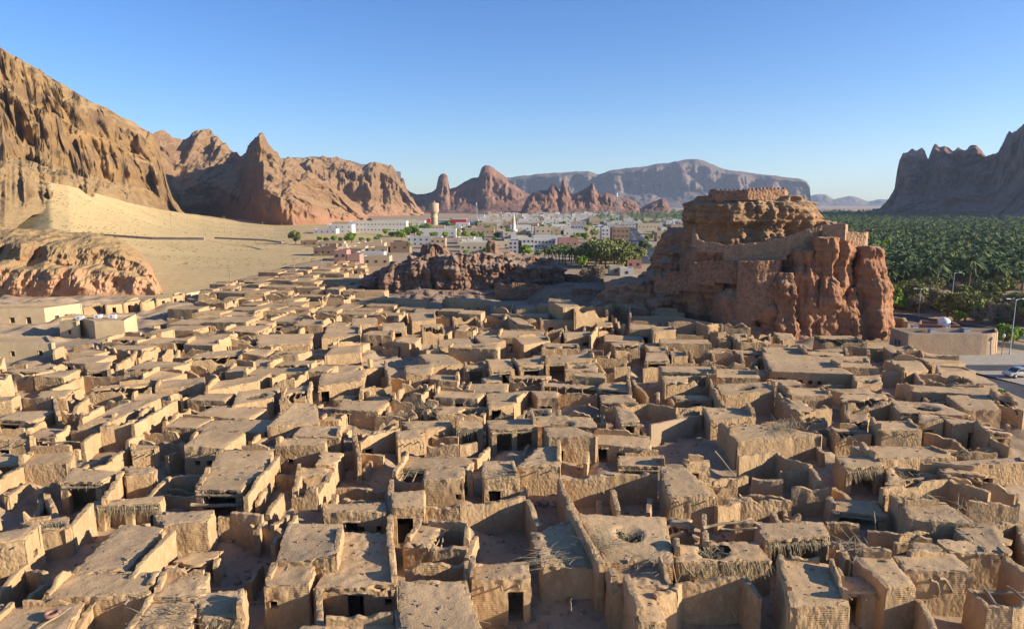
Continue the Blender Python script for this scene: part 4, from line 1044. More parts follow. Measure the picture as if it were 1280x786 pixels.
sheet("traffic_island", [(1202, 463.5), (1330, 463.5), (1330, 492), (1280, 481.5), (1221, 466.5)], .10, M_PAVE, "pale traffic island under the silver pickup", "paving")
ribbon("kerb", [(1221, 467), (1280, 482), (1330, 494)], .3, .17, mat("red_kerb", (.30, .16, .11), (.36, .25, .19), 1.2), "reddish kerb edging the pale traffic island", "kerb", .17)
ribbon("kerb", [(1206, 455.4), (1330, 455.4)], .3, .2, M_KERB, "pale kerb edging the paved forecourt", "kerb", .2)
dashes([(1240, 487), (1300, 510)], .042, "white dashes on the dark road at the right edge")
TR = [(785, 284), (789, 290), (797, 303), (806, 316), (817, 330)]
ribbon("town_road", TR, 15, .05, M_ASPH, "straight dark town road running away left of the fort rock", "road")
ribbon("pavement", TR, 3, .15, M_PAVE, "pale pavement on the right side of the town road", "paving", .15, off=-9.2)
ribbon("pavement", TR, 3, .15, M_PAVE, "pale pavement on the left side of the town road", "paving", .15, off=9.2)
dashes(TR, .056, "white centre dashes on the town road", 9, 4, .35)
sheet("plaza", [(-160, 470), (-160, 404), (60, 404), (110, 398), (180, 395), (215, 402), (170, 420), (75, 428), (60, 440)], .25, M_PAVE, "pale dusty open square between the restored houses at the left", "square")
ribbon("dirt_road", [(195, 402), (225, 392), (262, 379), (330, 358), (400, 343)], 7, .22, M_GREYROAD, "narrow grey lane along the left side of the old town", "lane")

# ------------------------------------------------------------------ restored mud buildings and their fittings
M_DARK = plain("dark_opening_wood", (.07, .045, .03), .8)
M_GLASS = mat("window_glass", (.05, .06, .07), (.035, .04, .05), .3, rough=.15, bump=0, spec=.5)
M_WHITE = plain("white_paint", (.74, .73, .70)); M_METAL = plain("grey_metal", (.36, .37, .38), .5)
M_GREYROOF = mat("grey_flat_roof", (.24, .235, .235), (.19, .19, .195), .3, bump=.3, bscale=6)
M_CREAM = mat("cream_mud_render", (.53, .395, .225), (.47, .345, .195), .35, bump=.3, bscale=3, bdist=.03, c3=(.42, .31, .18), s3=1.2)
def restored(quad, z, label, openings=(), par=.45, m=M_CREAM, roofm=M_ROOF, name="restored_house", cat="house", r=.5, kind=None, arc=0):
    """quad: far left, far right, near right, near left ground points; openings (wall k, fraction, halfwidth, z0, z1)"""
    q = [np.asarray(p[:2], float) for p in quad]; c = sum(q[:4]) / 4; root = empty(name, (c[0], c[1], 0)); mb = MB()
    E = [(q[3], q[2]), (q[2], q[1]), (q[1], q[0]), (q[0], q[3])]
    EW = list(enumerate(E))
    if arc:                                              # the near right corner is a quarter round
        a0 = q[2] + (q[3] - q[2]) / np.linalg.norm(q[3] - q[2]) * arc; b0 = q[2] + (q[1] - q[2]) / np.linalg.norm(q[1] - q[2]) * arc
        cv = [(1 - t) ** 2 * a0 + 2 * t * (1 - t) * q[2] + t * t * b0 for t in np.linspace(0, 1, 7)]
        EW = [(0, (q[3], a0))] + [(9, (cv[i], cv[i + 1])) for i in range(6)] + [(1, (b0, q[1])), (2, E[2]), (3, E[3])]
        q = [q[0], q[1], (cv[2] + cv[4]) / 2, q[3]]
    for k, (a, b) in EW:
        L = np.linalg.norm(b - a); ops = [(f * L - w, f * L + w, z0, z1) for kk, f, w, z0, z1 in openings if kk == k]
        wall_sheet(mb, a, b, 0, z + par, r, 1, ops, .03, HN[0] + k, .4, both=True, topvar=.02, jag=0)
    HN[0] += 1
    mb.build("wall", m, root)
    rb = MB(); qq = [p + (c - p) / np.linalg.norm(c - p) * .5 for p in q]; rb.add([(*p, z) for p in qq], [(3, 2, 1, 0)]); rb.build("roof", roofm, root, False)
    for kk, f, w, z0, z1 in openings:
        a, b = E[kk]; d = (b - a) / np.linalg.norm(b - a); n = np.array([d[1], -d[0]]); p = a + (b - a) * f - n * .3
        db = MB(); db.box((p[0], p[1], (z0 + z1) / 2), (2 * w, .06, z1 - z0), math.atan2(d[1], d[0]))
        db.build("door" if z0 < .3 else "window", M_DARK, root, False)
    tag(root, label, cat, "restored mud buildings"); return root
def Q(*p, z=0): return [onz(p[i], p[i + 1], z) for i in range(0, 8, 2)]
restored(Q(-60,382,102,379.5,55,386,-60,388, z=4.3), 4.0, "long restored house with arched dark doors beyond the dusty square, far left", [(0, .64, .6, 0, 2.3), (0, .82, .6, 0, 2.3), (1, .3, .5, 0, 2.2), (1, .55, .4, 1.2, 2.2)])
restored(Q(96,396,170,393.5,155,401.5,118,402.5, z=4.4), 4.1, "restored house with white air conditioners on its roof, left", [])
restored(Q(76,398,100,397,98,402,74,402, z=4.2), 3.9, "shaded annexe with one small window beside the air-conditioner house", [(0, .5, .35, 1.4, 2.3)])
restored(Q(-30,420,60,419,67,427.5,-30,429, z=4.1), 3.7, "restored house with two square windows at the left edge, nearer the viewer", [(0, .46, .4, 1.5, 2.5), (0, .82, .4, 1.5, 2.5)], .3)
for i, (u, v, lb) in enumerate([(100, 399, "white air conditioner box lying leftmost on the flat roof"), (123, 397, "white air conditioner box in the middle of the flat roof"), (141, 397, "white air conditioner box rightmost on the flat roof")]):
    p = onz(u, v, 4.3); t = empty("air_conditioner", (p[0], p[1], 4.1)); mb = MB(); mb.box((p[0], p[1], 4.1 + .5), (1.5, .8, .8), .1); mb.build("casing", M_WHITE, t, False)
    mb = MB(); th = np.linspace(0, 2 * np.pi, 15)[:-1]; mb.tube([(p[0] - .1, p[1] - .40, 4.62), (p[0] - .1, p[1] - .46, 4.62)], .3, 14); mb.build("fan_grille", M_METAL, t, False)
    mb = MB(); mb.box((p[0], p[1], 4.14), (1.3, .6, .1), .1); mb.build("stand", M_METAL, t, False); tag(t, lb, "air conditioner", "air conditioners")
# row of low huts along the lane below the shoulder
huts = [(104,384,128,382,386,'n'),(132,383,152,380,384,'d.5'),(154,380,172,377,382,'d.4'),(176,379,192,375.5,380,'n'),(195,375,212,372,376.5,'d.5 w.8'),(214,371.5,228,369,373,'d.3')]
for u1, v1, u2, v2, vb, o in huts:
    house(Q(u1 + 2, v1 - 3, u2 + 3, v2 - 3, u2, v2, u1, v1, z=3.2), 3.2, o, look="low hut below the pink rock shoulder")
longwall([(212, 371), (262, 361), (330, 349), (408, 334)], 2.2, .5, M_CREAM, "boundary_wall", "pale boundary wall running along the foot of the sand slope", "wall", 401, .1, r=1.2)
longwall([(120, 292), (190, 296.5), (255, 297)], 13.5, .5, M_GREYROAD, "roadside_wall", "thin pale wall crossing the sand slope", "wall", 402, .0, 1.2, r=4)
longwall([(268, 296.5), (330, 299), (352, 302)], 6, .6, M_GREYROAD, "roadside_wall", "thin grey wall crossing the sand slope towards the white school", "wall", 403, .0, 1.2, r=4)

M_PLAST = mat("rough_block_wall", (.42, .295, .185), (.37, .255, .158), .4, bump=.5, bscale=4, bdist=.06, c3=(.30, .21, .135), s3=2.2, voro=.7, vscale=3)
mq = restored(Q(1114,409.5,1245,410,1250,417,1136,416.5, z=4.4), 3.6, "walled restored building with a flat grey roof at the right", [(3, .35, .4, .9, 2.4), (3, .55, .4, .9, 2.4)], .75, M_PLAST, M_GREYROOF, "walled_building", "building", arc=3.5)
p = onz(1197, 438, 0); mb = MB(); mb.revolve([(1.25, 0), (1.3, .6), (1.22, 1.2), (1.0, 1.75), (.6, 2.15), (.02, 2.3)], (p[0], p[1] + .2, 0), 20); tag(mb.build("clay_oven", M_PLAST), "beehive-shaped mud dome against the walled building's front", "oven")
for u, v, lb in ((1143, 409.5, "leftmost dark vent box on the grey flat roof"), (1165, 414, "dark vent box nearest the front parapet of the grey roof"), (1183, 409, "dark vent box at the back of the grey roof near the dome"), (1207, 413.5, "rightmost dark vent box on the grey flat roof")):
    p = onz(u, v, 3.9); t = empty("roof_vent", (p[0], p[1], 3.6)); mb = MB(); mb.box((p[0], p[1], 3.6 + .4), (1.2, .9, .78), .02); mb.build("casing", M_METAL, t, False)
    mb = MB(); mb.box((p[0], p[1], 3.6 + .84), (1.4, 1.1, .08), .02); mb.build("cap", M_GREYROOF, t, False); tag(t, lb, "roof vent", "roof vents")
M_BRICK = mat("red_block", (.29, .16, .105), (.24, .13, .09), .5, bump=.6, bscale=6)
restored(Q(1150,399,1192,401,1201,406,1148,404, z=3.9), 3.0, "small reddish flat-roofed shed with white dome behind the walled building", [], .7, M_BRICK, M_GREYROOF, "shed", "shed")
p = onz(1180, 402, 3.6); mb = MB(); mb.revolve([(1.5, 0), (1.45, .5), (1.15, 1.1), (.6, 1.5), (.02, 1.62)], (p[0], p[1], 3.0), 18); tag(mb.build("roof_dome", M_WHITE), "small white dome on the reddish shed roof", "dome")
longwall([(1112, 396), (1128, 397), (1131, 402)], 4.5, .6, M_PLAST, "mud_wall", "plain upright wall stub joining the fort rock and the walled building", "wall", 405, .1)

def lamp(u, vb, vt, arms, label, D=None, head=.55):
    p = onz(u, vb, 0); h = atd(u, vt, p[1])[2]; t = empty("street_lamp", (p[0], p[1], 0))
    mb = MB(); mb.tube([(p[0], p[1], 0), (p[0], p[1], .5), (p[0], p[1], .52), (p[0], p[1], h)], [.16, .16, .1, .06], 8); mb.build("pole", M_METAL, t)
    for s in arms:
        mb = MB(); mb.tube([(p[0], p[1], h - .15), (p[0] + s * .7, p[1], h + .05), (p[0] + s * 1.3, p[1], h + .1)], .05, 6); a = mb.build("arm", M_METAL, t)
        mb = MB(); mb.box((p[0] + s * 1.55, p[1], h + .1), (.9, .34, .14), 0, .2); mb.build("lamp_head", M_WHITE, a, False)
    tag(t, label, "street lamp", "street lamps")
lamp(1262, 443, 374, (-1, 1), "tall double-armed street lamp right of the walled building, nearest the viewer")
lamp(1148, 396, 361, (-1, 1), "shorter double-armed street lamp behind the walled building's left end")
lamp(1188, 391, 341, (1,), "tallest far street lamp standing in the palm grove's edge")
p = onz(1252, 444, 0); t = empty("lantern_post", (p[0], p[1], 0)); mb = MB(); mb.tube([(p[0], p[1], 0), (p[0], p[1], 3.6)], [.09, .06], 7); mb.build("pole", M_WOOD, t)
mb = MB(); mb.revolve([(.02, 0), (.2, .1), (.28, .55), (.1, .75), (.02, .8)], (p[0], p[1], 3.6), 8); mb.build("lantern", M_WHITE, t); tag(t, "short lantern post by the rounded end of the walled building", "lantern post")

# the pickup
def pickup(u, v, rz, label):
    p = onz(u, v, .1); root = empty("pickup_truck", (0, 0, 0))
    M_CAR = _metal("silver_car_paint", (.52, .50, .45), .35); M_TYRE = plain("tyre_rubber", (.02, .02, .02), .9)
    prof = [(-2.55, .5), (-2.6, .75), (-2.55, .98), (-1.55, 1.08), (-.95, 1.62), (-.6, 1.74), (.55, 1.74), (.75, 1.66), (.95, 1.12), (2.5, 1.08), (2.56, .85), (2.5, .5)]
    def extr(pf, hw, inset=0):
        mb = MB(); n = len(pf); k = 5
        ys = np.linspace(-hw, hw, k)
        V = [(x, y * (1 - (.1 if z > 1.2 else 0)), z) for y in ys for x, z in pf]
        Qs = [(j * n + i, (j + 1) * n + i, (j + 1) * n + (i + 1) % n, j * n + (i + 1) % n) for j in range(k - 1) for i in range(n)]
        mb.add(V, Qs); c0 = len(V)
        mb.V.append(np.array([(0, -hw, .8), (0, hw, .8)])); mb.n += 2
        mb.T.append(np.array([((i + 1) % n, i, c0) for i in range(n)] + [((k - 1) * n + i, (k - 1) * n + (i + 1) % n, c0 + 1) for i in range(n)])); return mb
    extr(prof, .9).build("body", M_CAR, root, False)
    for s in (-1, 1):
        mb = MB(); mb.add([(-1.35, s * .905, 1.14), (.7, s * .905, 1.14), (.52, s * .835, 1.64), (-.86, s * .835, 1.64)], [(0, 1, 2, 3)]); mb.build("side_window", M_GLASS, root, False)
        mb = MB(); mb.box((-2.56, s * .65, .86), (.12, .36, .2)); mb.build("headlight", M_WHITE, root, False)
        for x in (-1.65, 1.6):
            mb = MB(); mb.tube([(x, s * .72, .38), (x, s * .94, .38)], .38, 16); w = mb.build("wheel", M_TYRE, root)
            mb = MB(); mb.tube([(x, s * .93, .38), (x, s * .96, .38)], .22, 12); mb.build("rim", M_METAL, w)
    mb = MB(); mb.add([(-1.56, -.78, 1.12), (-1.56, .78, 1.12), (-.98, .72, 1.62), (-.98, -.72, 1.62)], [(0, 1, 2, 3)]); mb.build("windscreen", M_GLASS, root, False)
    mb = MB(); mb.box((-2.6, 0, .56), (.16, 1.84, .2)); mb.build("bumper", M_METAL, root, False)
    mb = MB(); mb.box((1.68, 0, 1.095), (1.4, 1.5, .04)); mb.build("cargo_bed", M_DARK, root, False)
    root.location = p; root.rotation_euler = (0, 0, rz); tag(root, label, "pickup truck"); return root
pickup(1274, 471, R(8), "silver pickup truck parked on the traffic island at the right edge")

# ------------------------------------------------------------------ modern town
COLS = dict(white=(.54, .51, .455), cream=(.50, .41, .28), tan=(.42, .31, .20), brown=(.27, .175, .115), grey=(.42, .41, .40), rose=(.36, .20, .155))
TM = {k: mat(k + "_render", c, tuple(x * .88 for x in c), .08, bump=.15, bscale=1.5, bdist=.03) for k, c in COLS.items()}
M_RED = plain("red_panel", (.42, .02, .06)); M_TEAL = plain("teal_panel", (.20, .40, .38))
BLD = []
_wm = MB(); _wm.box((0, 0, 0), (1.2, .1, 1.2)); _win = _wm.build("window", M_GLASS, None, False); WIN_ME = _win.data; bpy.data.objects.remove(_win)
def building(x, y, w, dep, h, rz, color, wins=(0, 0), label=None, stair=False, look=None, side=False):
    root = empty("town_building", (x, y, 0)); root.rotation_euler = (0, 0, rz); m = TM[color]
    mb = MB(); mb.box((0, dep / 2, h / 2), (w, dep, h)); o = mb.build("wall", m, None, False); o.parent = root
    mb = MB()
    for a, b in (((0, .12, h + .35), (w - .1, .24, .7)), ((0, dep - .12, h + .35), (w - .1, .24, .7)), ((-w / 2 + .12, dep / 2, h + .35), (.24, dep - .6, .7)), ((w / 2 - .12, dep / 2, h + .35), (.24, dep - .6, .7))): mb.box(a, b)
    o = mb.build("parapet", m, None, False); o.parent = root
    if stair:
        mb = MB(); mb.box((w * .22, dep * .5, h + 1.3), (w * .28, dep * .32, 2.6)); o = mb.build("stair_house", m, None, False); o.parent = root
        mb = MB(); mb.tube([(-w * .25, dep * .5, h), (-w * .25, dep * .5, h + 1.5)], .8, 10); o = mb.build("water_tank", TM["white"], None, False); o.parent = root
    c, r = wins
    for i in range(c):
        for j in range(r):
            o = bpy.data.objects.new("window", WIN_ME); col.objects.link(o); o.parent = root
            o.location = (-w / 2 + w * (i + .5) / c, -.02, h * (j + .55) / r); o.scale = (min(1, w / c / 2.2), 1, min(1, h / r / 2.6))
    if side:
        for i in range(max(1, int(dep / 4))):
            for j in range(r):
                o = bpy.data.objects.new("window", WIN_ME); col.objects.link(o); o.parent = root
                o.location = (w / 2 + .02, dep * (i + .5) / max(1, int(dep / 4)), h * (j + .55) / r); o.rotation_euler = (0, 0, R(90))
    tag(root, label, "building", "buildings of the modern town")
    u, v = toPx(x, y, h / 2); BLD.append([root, u, v, look or (f"{color} " + ("two-storey" if h > 6.2 else "low") + " flat-roofed town building" + (" with a rooftop water tank" if stair else "")), label]); return root
BOCC = []
def bpx(u1, u2, vb, vt, dep, color, wins=(3, 1), label=None, stair=False, rz=0, side=False):
    a, b = onz(u1, vb), onz(u2, vb); h = atd((u1 + u2) / 2, vt, a[1])[2]
    BOCC.append((min(u1, u2), max(u1, u2), vt + (vb - vt) * .6, vb)); c = (a + b) / 2
    building(c[0], c[1], b[0] - a[0], dep, max(2.5, h), rz, color, wins, label, stair, side=side)
bpx(392, 420, 293, 287, 14, "grey", (4, 1), "low grey-blue wing at the left end of the white school")
bpx(409, 440, 292, 281.5, 16, "white", (4, 2), "stepped white school block, left of the long white school range")
bpx(436, 508, 291, 277.5, 16, "white", (16, 2), "long white school range with rows of windows", side=True)
bpx(498, 531, 284, 276.5, 14, "white", (5, 1), "white school wing reaching towards the water tower")
bpx(415, 446, 283, 278, 12, "tan", (3, 1), "tan low block behind the white school")
bpx(418, 434, 337, 314.5, 8, "rose", (2, 2), "rose-coloured tower-like ruin on the lit edge of the old town", side=True)
bpx(433, 450, 337, 320, 9, "rose", (4, 1), "rose-coloured arcade joined to the tower-like ruin")
bpx(524, 570, 297, 287, 12, "white", (5, 1), "broad white-roofed building right of the white school")
bpx(508, 552, 308, 297, 12, "grey", (6, 2), "pale two-storey building with a row of openings above the crag")
bpx(538, 557, 311, 299, 10, "tan", (3, 2), "tan two-storey house left of the crag's pinnacle")
bpx(488, 512, 316, 304, 10, "brown", (2, 1), "brown wall-like block above the crag's left end")
bpx(590, 618, 295, 286, 12, "tan", (5, 1), "broad tan building left of the minaret")
bpx(597, 622, 288, 279.5, 12, "tan", (4, 2), "tall tan building behind the broad tan one")
bpx(575, 612, 315, 305, 10, "cream", (5, 1), "cream house with square openings just above the crag")
bpx(636, 652, 317, 302, 10, "grey", (3, 3), "pale grey block right under the minaret", side=True)
bpx(648, 668, 317, 299, 10, "white", (4, 3), "white three-storey block right of the minaret", side=True)
bpx(668, 694, 311, 300, 12, "white", (6, 2), "white block with an awning row next to the three-storey block")
bpx(698, 723, 312, 299, 10, "rose", (3, 1), "long brownish-rose building behind the palm garden")
bpx(765, 786, 305, 286, 12, "brown", (4, 3), "large brown block beside the town road", side=False)
bpx(752, 766, 300, 286, 12, "white", (3, 3), "white block touching the large brown one")
bpx(797, 826, 288, 280, 14, "cream", (6, 1), "cream flat-roofed building right of the town road")
bpx(821, 843, 302, 292, 12, "tan", (4, 1), "tan building on the right side of the town road")
bpx(784, 802, 336, 326, 8, "rose", (2, 1), "small pinkish house at the near end of the town road")
bpx(762, 778, 344, 334, 6, "cream", (1, 1), "cream hut beside the bare grey tree")
bpx(775, 792, 345, 337, 6, "white", (1, 1), "small white-roofed hut left of the fort rock")
bpx(454, 487, 333, 322, 8, "tan", (3, 1), "plain tan ruin block left of the dark crag")
bpx(396, 430, 309, 303, 7, "tan", (4, 1), "low brown compound at the edge of the sand")
bpx(376, 398, 307, 302, 8, "brown", (2, 1), "lowest brown compound wall at the sand's right end")
rows = [(336,436,462,10),(331,430,470,9),(326,400,470,9),(321,392,480,10),(316,384,470,10),(318,470,545,13),(313,446,620,14),(309,470,640,15),(305,480,700,15),(301,505,790,14),(297,520,790,14),(293.5,530,850,14),(290,540,850,14),(287,560,860,14),(284,570,860,13),(281.5,585,860,13),(279,600,850,12),(276.5,600,840,11),(274,600,790,9),(272,605,770,9),(270.3,608,765,9),(268.9,610,765,9)]
for vb, ua, ub, wm in rows:
    u = ua
    while u < ub and len(BLD) < 298:
        D = onz(640, vb)[1]; ppm = F_PX / math.hypot(D, 30); w = rng.uniform(.75, 1.8) * wm; h = float(np.clip(rng.normal(5.8, 2.2), 3.2, 10.5)) if vb < 309 else float(rng.uniform(2.4, 4.6)); du = w * ppm
        vt = vb - h * ppm
        skip = rng.uniform() < .1 or any(a < u + du and b > u and t < vb + 1 and bb > vt - 1 for a, b, t, bb in BOCC) or (690 < u + du / 2 < 805 and vb > 300) or (783 - 4 < u + du and u < 830 and vb > 285 and u + du > 783 + (vb - 285) * .4 and u < 796 + (vb - 285) * .8)
        if not skip:
            colr = rng.choice(["white", "cream", "tan", "brown", "grey"], p=[.12, .3, .4, .12, .06] if vb > 303 else [.38, .24, .2, .08, .10] if vb > 276 else [.7, .16, .06, .02, .06])
            jit = rng.uniform(-.6, .6); p = onz(u + du / 2, vb + jit)
            building(p[0], p[1], w, rng.uniform(.8, 1.5) * wm, h, rng.normal(0, .06), colr, (int(rng.integers(2, 5)), 2 if h > 6.2 else 1) if vb > 283 else ((2, 1) if vb > 276 else (0, 0)), None, rng.uniform() < .4 and vb > 276)
        u += du + rng.uniform(.3, 4) * ppm
# red and teal market hall by the water tower
def hall(u1, u2, vb, vt, dep, m, label, name="market_hall"):
    a, b = onz(u1, vb), onz(u2, vb); h = atd(u1, vt, a[1])[2]; t = empty(name, (*((a + b) / 2)[:2], 0)); c = (a + b) / 2
    mb = MB(); mb.box((c[0], c[1] + dep / 2, h / 2), (b[0] - a[0], dep, h)); mb.build("wall", m, t, False)
    mb = MB(); mb.box((c[0], c[1] + dep / 2, h + .3), (b[0] - a[0] + 1, dep + 1, .5)); mb.build("roof", TM["white"], t, False)
    tag(t, label, "hall", "panelled halls"); return t
hall(565, 583, 284, 274.5, 14, M_RED, "bright red panelled hall right of the water tower")
hall(548, 565, 283.5, 275.8, 12, M_TEAL, "teal panelled hall between water tower and red hall")
hall(534, 538, 285, 273.5, 6, M_RED, "narrow red panelled block left of the water tower")
# water tower
p = onz(543, 287); D = p[1]; hh = atd(543, 254, D)[2]; t = empty("water_tower", (p[0], p[1], 0)); tag(t, "tan round water tower with a wider drum on top", "water tower")
mb = MB(); mb.revolve([(4.2, 0), (3.9, hh * .45), (3.9, hh * .6)], (p[0], p[1], 0), 20); mb.build("shaft", TM["tan"], t)
mb = MB(); mb.revolve([(3.9, hh * .6), (5.6, hh * .68), (5.7, hh * .72), (5.7, hh * .98), (5.2, hh), (.02, hh * 1.02)], (p[0], p[1], 0), 24); mb.build("drum", TM["tan"], t)
mb = MB(); mb.revolve([(4.05, hh * .45), (4.3, hh * .47), (4.3, hh * .5), (3.95, hh * .52)], (p[0], p[1], 0), 20); mb.build("ring_band", TM["cream"], t)
mb = MB(); mb.revolve([(1.2, hh * 1.0), (1.2, hh * 1.06), (.4, hh * 1.09), (.02, hh * 1.1)], (p[0], p[1], 0), 12); mb.build("cap", TM["brown"], t)
# minaret
p = onz(642, 311); D = p[1]; hh = atd(642, 266, D)[2]; t = empty("minaret", (p[0], p[1], 0)); tag(t, "slender white minaret with a balcony and pointed cap", "minaret")
mb = MB(); mb.box((p[0], p[1], hh * .24), (3.6, 3.6, hh * .48)); mb.build("base", TM["white"], t, False)
mb = MB(); mb.revolve([(1.4, hh * .48), (1.3, hh * .72)], (p[0], p[1], 0), 14); mb.build("shaft", TM["white"], t)
mb = MB(); mb.revolve([(1.3, hh * .46), (2.6, hh * .5), (2.6, hh * .54), (1.4, hh * .54)], (p[0], p[1], 0), 14); mb.build("balcony", TM["white"], t)
mb = MB(); mb.revolve([(1.3, hh * .72), (1.1, hh * .80), (.5, hh * .94), (.05, hh)], (p[0], p[1], 0), 14); mb.build("spire", TM["cream"], t)
# masts
def mast(u, vb, vt, label, wide, colr=None, name="radio_mast"):
    p = onz(u, vb); h = atd(u, vt, p[1])[2]; t = empty(name, (p[0], p[1], 0)); mb = MB(); w = wide
    for sx, sy in ((-1, -1), (1, -1), (1, 1), (-1, 1)): mb.tube([(p[0] + sx * w, p[1] + sy * w, 0), (p[0] + sx * w * .35, p[1] + sy * w * .35, h)], .22, 5)
    k = max(5, int(h / 4))
    for j in range(k):
        a, b = h * j / k, h * (j + 1) / k; wa, wb = w * (1 - .65 * j / k), w * (1 - .65 * (j + 1) / k)
        for (s1, t1), (s2, t2) in (((-1, -1), (1, -1)), ((1, -1), (1, 1)), ((1, 1), (-1, 1)), ((-1, 1), (-1, -1))):
            mb.tube([(p[0] + s1 * wa, p[1] + t1 * wa, a), (p[0] + s2 * wb, p[1] + t2 * wb, b)], .12, 4, False)
    mb.build("lattice", M_METAL, t, False)
    mb = MB(); mb.tube([(p[0], p[1], h - .5), (p[0], p[1], h + 4)], .12, 5); mb.build("antenna", M_METAL, t)
    for dz in (2.5, 5):
        mb = MB(); mb.tube([(p[0] - 1, p[1] - 1, h - dz), (p[0] - 1, p[1] - 1.6, h - dz)], 1.1, 12); mb.build("dish", M_WHITE, t)
    tag(t, label, "radio mast", "masts")
mast(771, 286, 240, "grey lattice radio mast rising over the town near the road", 2.2)
mast(596, 272, 253, "far thin lattice mast in front of the dark massif", 1.6)
def pole(u, vb, vt, label, z=0):
    p = onz(u, vb, z); h = atd(u, vt, p[1])[2]; t = empty("utility_pole", (p[0], p[1], z)); mb = MB(); mb.tube([(p[0], p[1], z - 2), (p[0], p[1], h)], [.2, .13], 6); mb.build("pole", M_WOOD, t)
    mb = MB(); mb.box((p[0], p[1], h - .8), (2.6, .16, .16)); mb.build("crossarm", M_WOOD, t, False)
    mb = MB(); mb.box((p[0], p[1], h - 1.8), (1.8, .14, .14)); mb.build("crossarm", M_WOOD, t, False)
    tag(t, label, "utility pole", "utility poles")
for a in ((288, 353, 333, "utility pole on the lane edge, nearest the viewer"), (331, 345, 327, "utility pole at the sand's foot, second from the viewer"), (368, 339, 322, "utility pole at the sand's foot, third from the viewer"), (402, 331, 315, "utility pole at the sand's foot, farthest from the viewer"),
          (214, 283, 266, "leftmost utility pole high on the sand slope", 12), (281, 288, 270, "utility pole on the sand slope beside the end of the thin grey wall", 6), (329, 292, 277, "utility pole on the sand slope below the peaked hill", 4), (353, 294, 279, "utility pole nearest the lone tree on the sand", 2)): pole(*a)

# ------------------------------------------------------------------ trees
def leafmat(name, a, b, c):
    m = mat(name, a, b, .07 if 'palm' in name else .5, rough=.8, bump=0, c3=c, s3=1.3, w3=.5, spec=.1); return m
LM = dict(bright=leafmat("bright_leaves", (0.221, 0.305, 0.046), (0.156, 0.234, 0.039), (0.299, 0.351, 0.078)), olive=leafmat("olive_leaves", (0.250, 0.256, 0.088), (0.181, 0.194, 0.062), (0.325, 0.312, 0.125)),
          dark=leafmat("dark_leaves", (0.123, 0.181, 0.051), (0.087, 0.138, 0.041), (0.189, 0.239, 0.072)), dry=leafmat("dry_twigs", (0.324, 0.258, 0.156), (0.252, 0.198, 0.120), (0.384, 0.312, 0.204)), palm=leafmat("palm_fronds", (.165, .20, .07), (.075, .118, .045), (.27, .27, .115)))
M_BARK = mat("bark", (.17, .125, .085), (.12, .09, .06), 2, bump=.5, bscale=10, stretch=(1, 1, .3))
M_PTRUNK = mat("palm_trunk_bark", (.20, .145, .095), (.14, .10, .065), 3, bump=.6, bscale=8)
def leaf_tree(kind, seed, h=6., rx=3., rz=2.3, n=2600, leaf=.30, trunk=.22, low=.25):
    g = np.random.default_rng(seed); root = empty("leafy_tree" if kind != "dry" else "dry_shrub", (0, 0, 0)); mb = MB()
    ctr = np.array([0, 0, h - rz])
    ncl = 26; cl = g.normal(0, 1, (ncl, 3)); cl /= np.linalg.norm(cl, axis=1)[:, None]; cl *= g.uniform(.35, 1, (ncl, 1)) ** .6; cl *= [rx * .8, rx * .8, rz * .82]; cl += ctr
    cl[:, 2] = np.maximum(cl[:, 2], h * low)
    mb.tube(tube_pts((0, 0, -.3), ctr, 0, .15, 6, seed), np.linspace(trunk, trunk * .45, 6), 7)
    for c in cl[::3 if kind != "dry" else 1]: mb.tube(tube_pts((0, 0, h * .22), c, -.1, .2, 6, seed + 1), np.linspace(trunk * .5, .03, 6), 5)
    mb.build("trunk", M_BARK, root)
    k = g.integers(0, ncl, n); rad = rx * g.uniform(.18, .42, ncl)[k][:, None]
    d = g.normal(0, 1, (n, 3)); d /= np.linalg.norm(d, axis=1)[:, None]
    P = cl[k] + d * rad * g.uniform(.2, 1, (n, 1)) ** .5 * [1, 1, .8]
    P[:, 2] = np.maximum(P[:, 2], .15)
    a = g.normal(0, 1, (n, 3)); a /= np.linalg.norm(a, axis=1)[:, None]; b = np.cross(a, g.normal(0, 1, (n, 3))); b /= np.linalg.norm(b, axis=1)[:, None]
    s = leaf * g.uniform(.5, 1.2, (n, 1)); w = .12 if kind == "dry" else .5
    V = np.stack([P - a * s - b * s * w, P + a * s - b * s * w, P + a * s + b * s * w, P - a * s + b * s * w], 1).reshape(-1, 3)
    mb = MB(); mb.add(V, np.arange(n * 4).reshape(n, 4)); mb.build("crown", LM[kind], root, False); return root
def palm(seed, h=8., n=38, L=4.4, seg=5):
    g = np.random.default_rng(seed); root = empty("date_palm", (0, 0, 0)); mb = MB()
    pts = tube_pts((0, 0, -.3), (g.normal(0, .3), g.normal(0, .3), h), 0, .12, 8, seed); mb.tube(pts, np.linspace(.3, .2, 8), 7); mb.build("trunk", M_PTRUNK, root)
    mb = MB(); top = pts[-1]
    for i in range(n):
        az = i * 2.4 + g.normal(0, .2); el = 1.25 - 1.75 * (i / n) ** .9 + g.normal(0, .1); d = np.array([math.cos(az) * math.cos(el), math.sin(az) * math.cos(el), math.sin(el)])
        t = np.linspace(0, 1, seg + 1)[:, None]; c = top + d * t * L * g.uniform(.85, 1.1); c[:, 2] -= (.55 * t[:, 0] ** 2) * L * g.uniform(.6, 1.1)
        sd = np.array([-d[1], d[0], 0]); sd /= np.linalg.norm(sd) + 1e-6; w = (.42 * np.sin(np.pi * np.clip(t * .9 + .08, 0, 1)) + .04)
        P = np.stack([c - sd * w - [0, 0, .12], c, c + sd * w - [0, 0, .12]], 1); mb.grid(P)
    mb.build("crown", LM["palm"], root, False); return root
PALMS = [palm(61), palm(62, 6.0, 34, 4.0), palm(63, 9.5, 40, 4.6)]
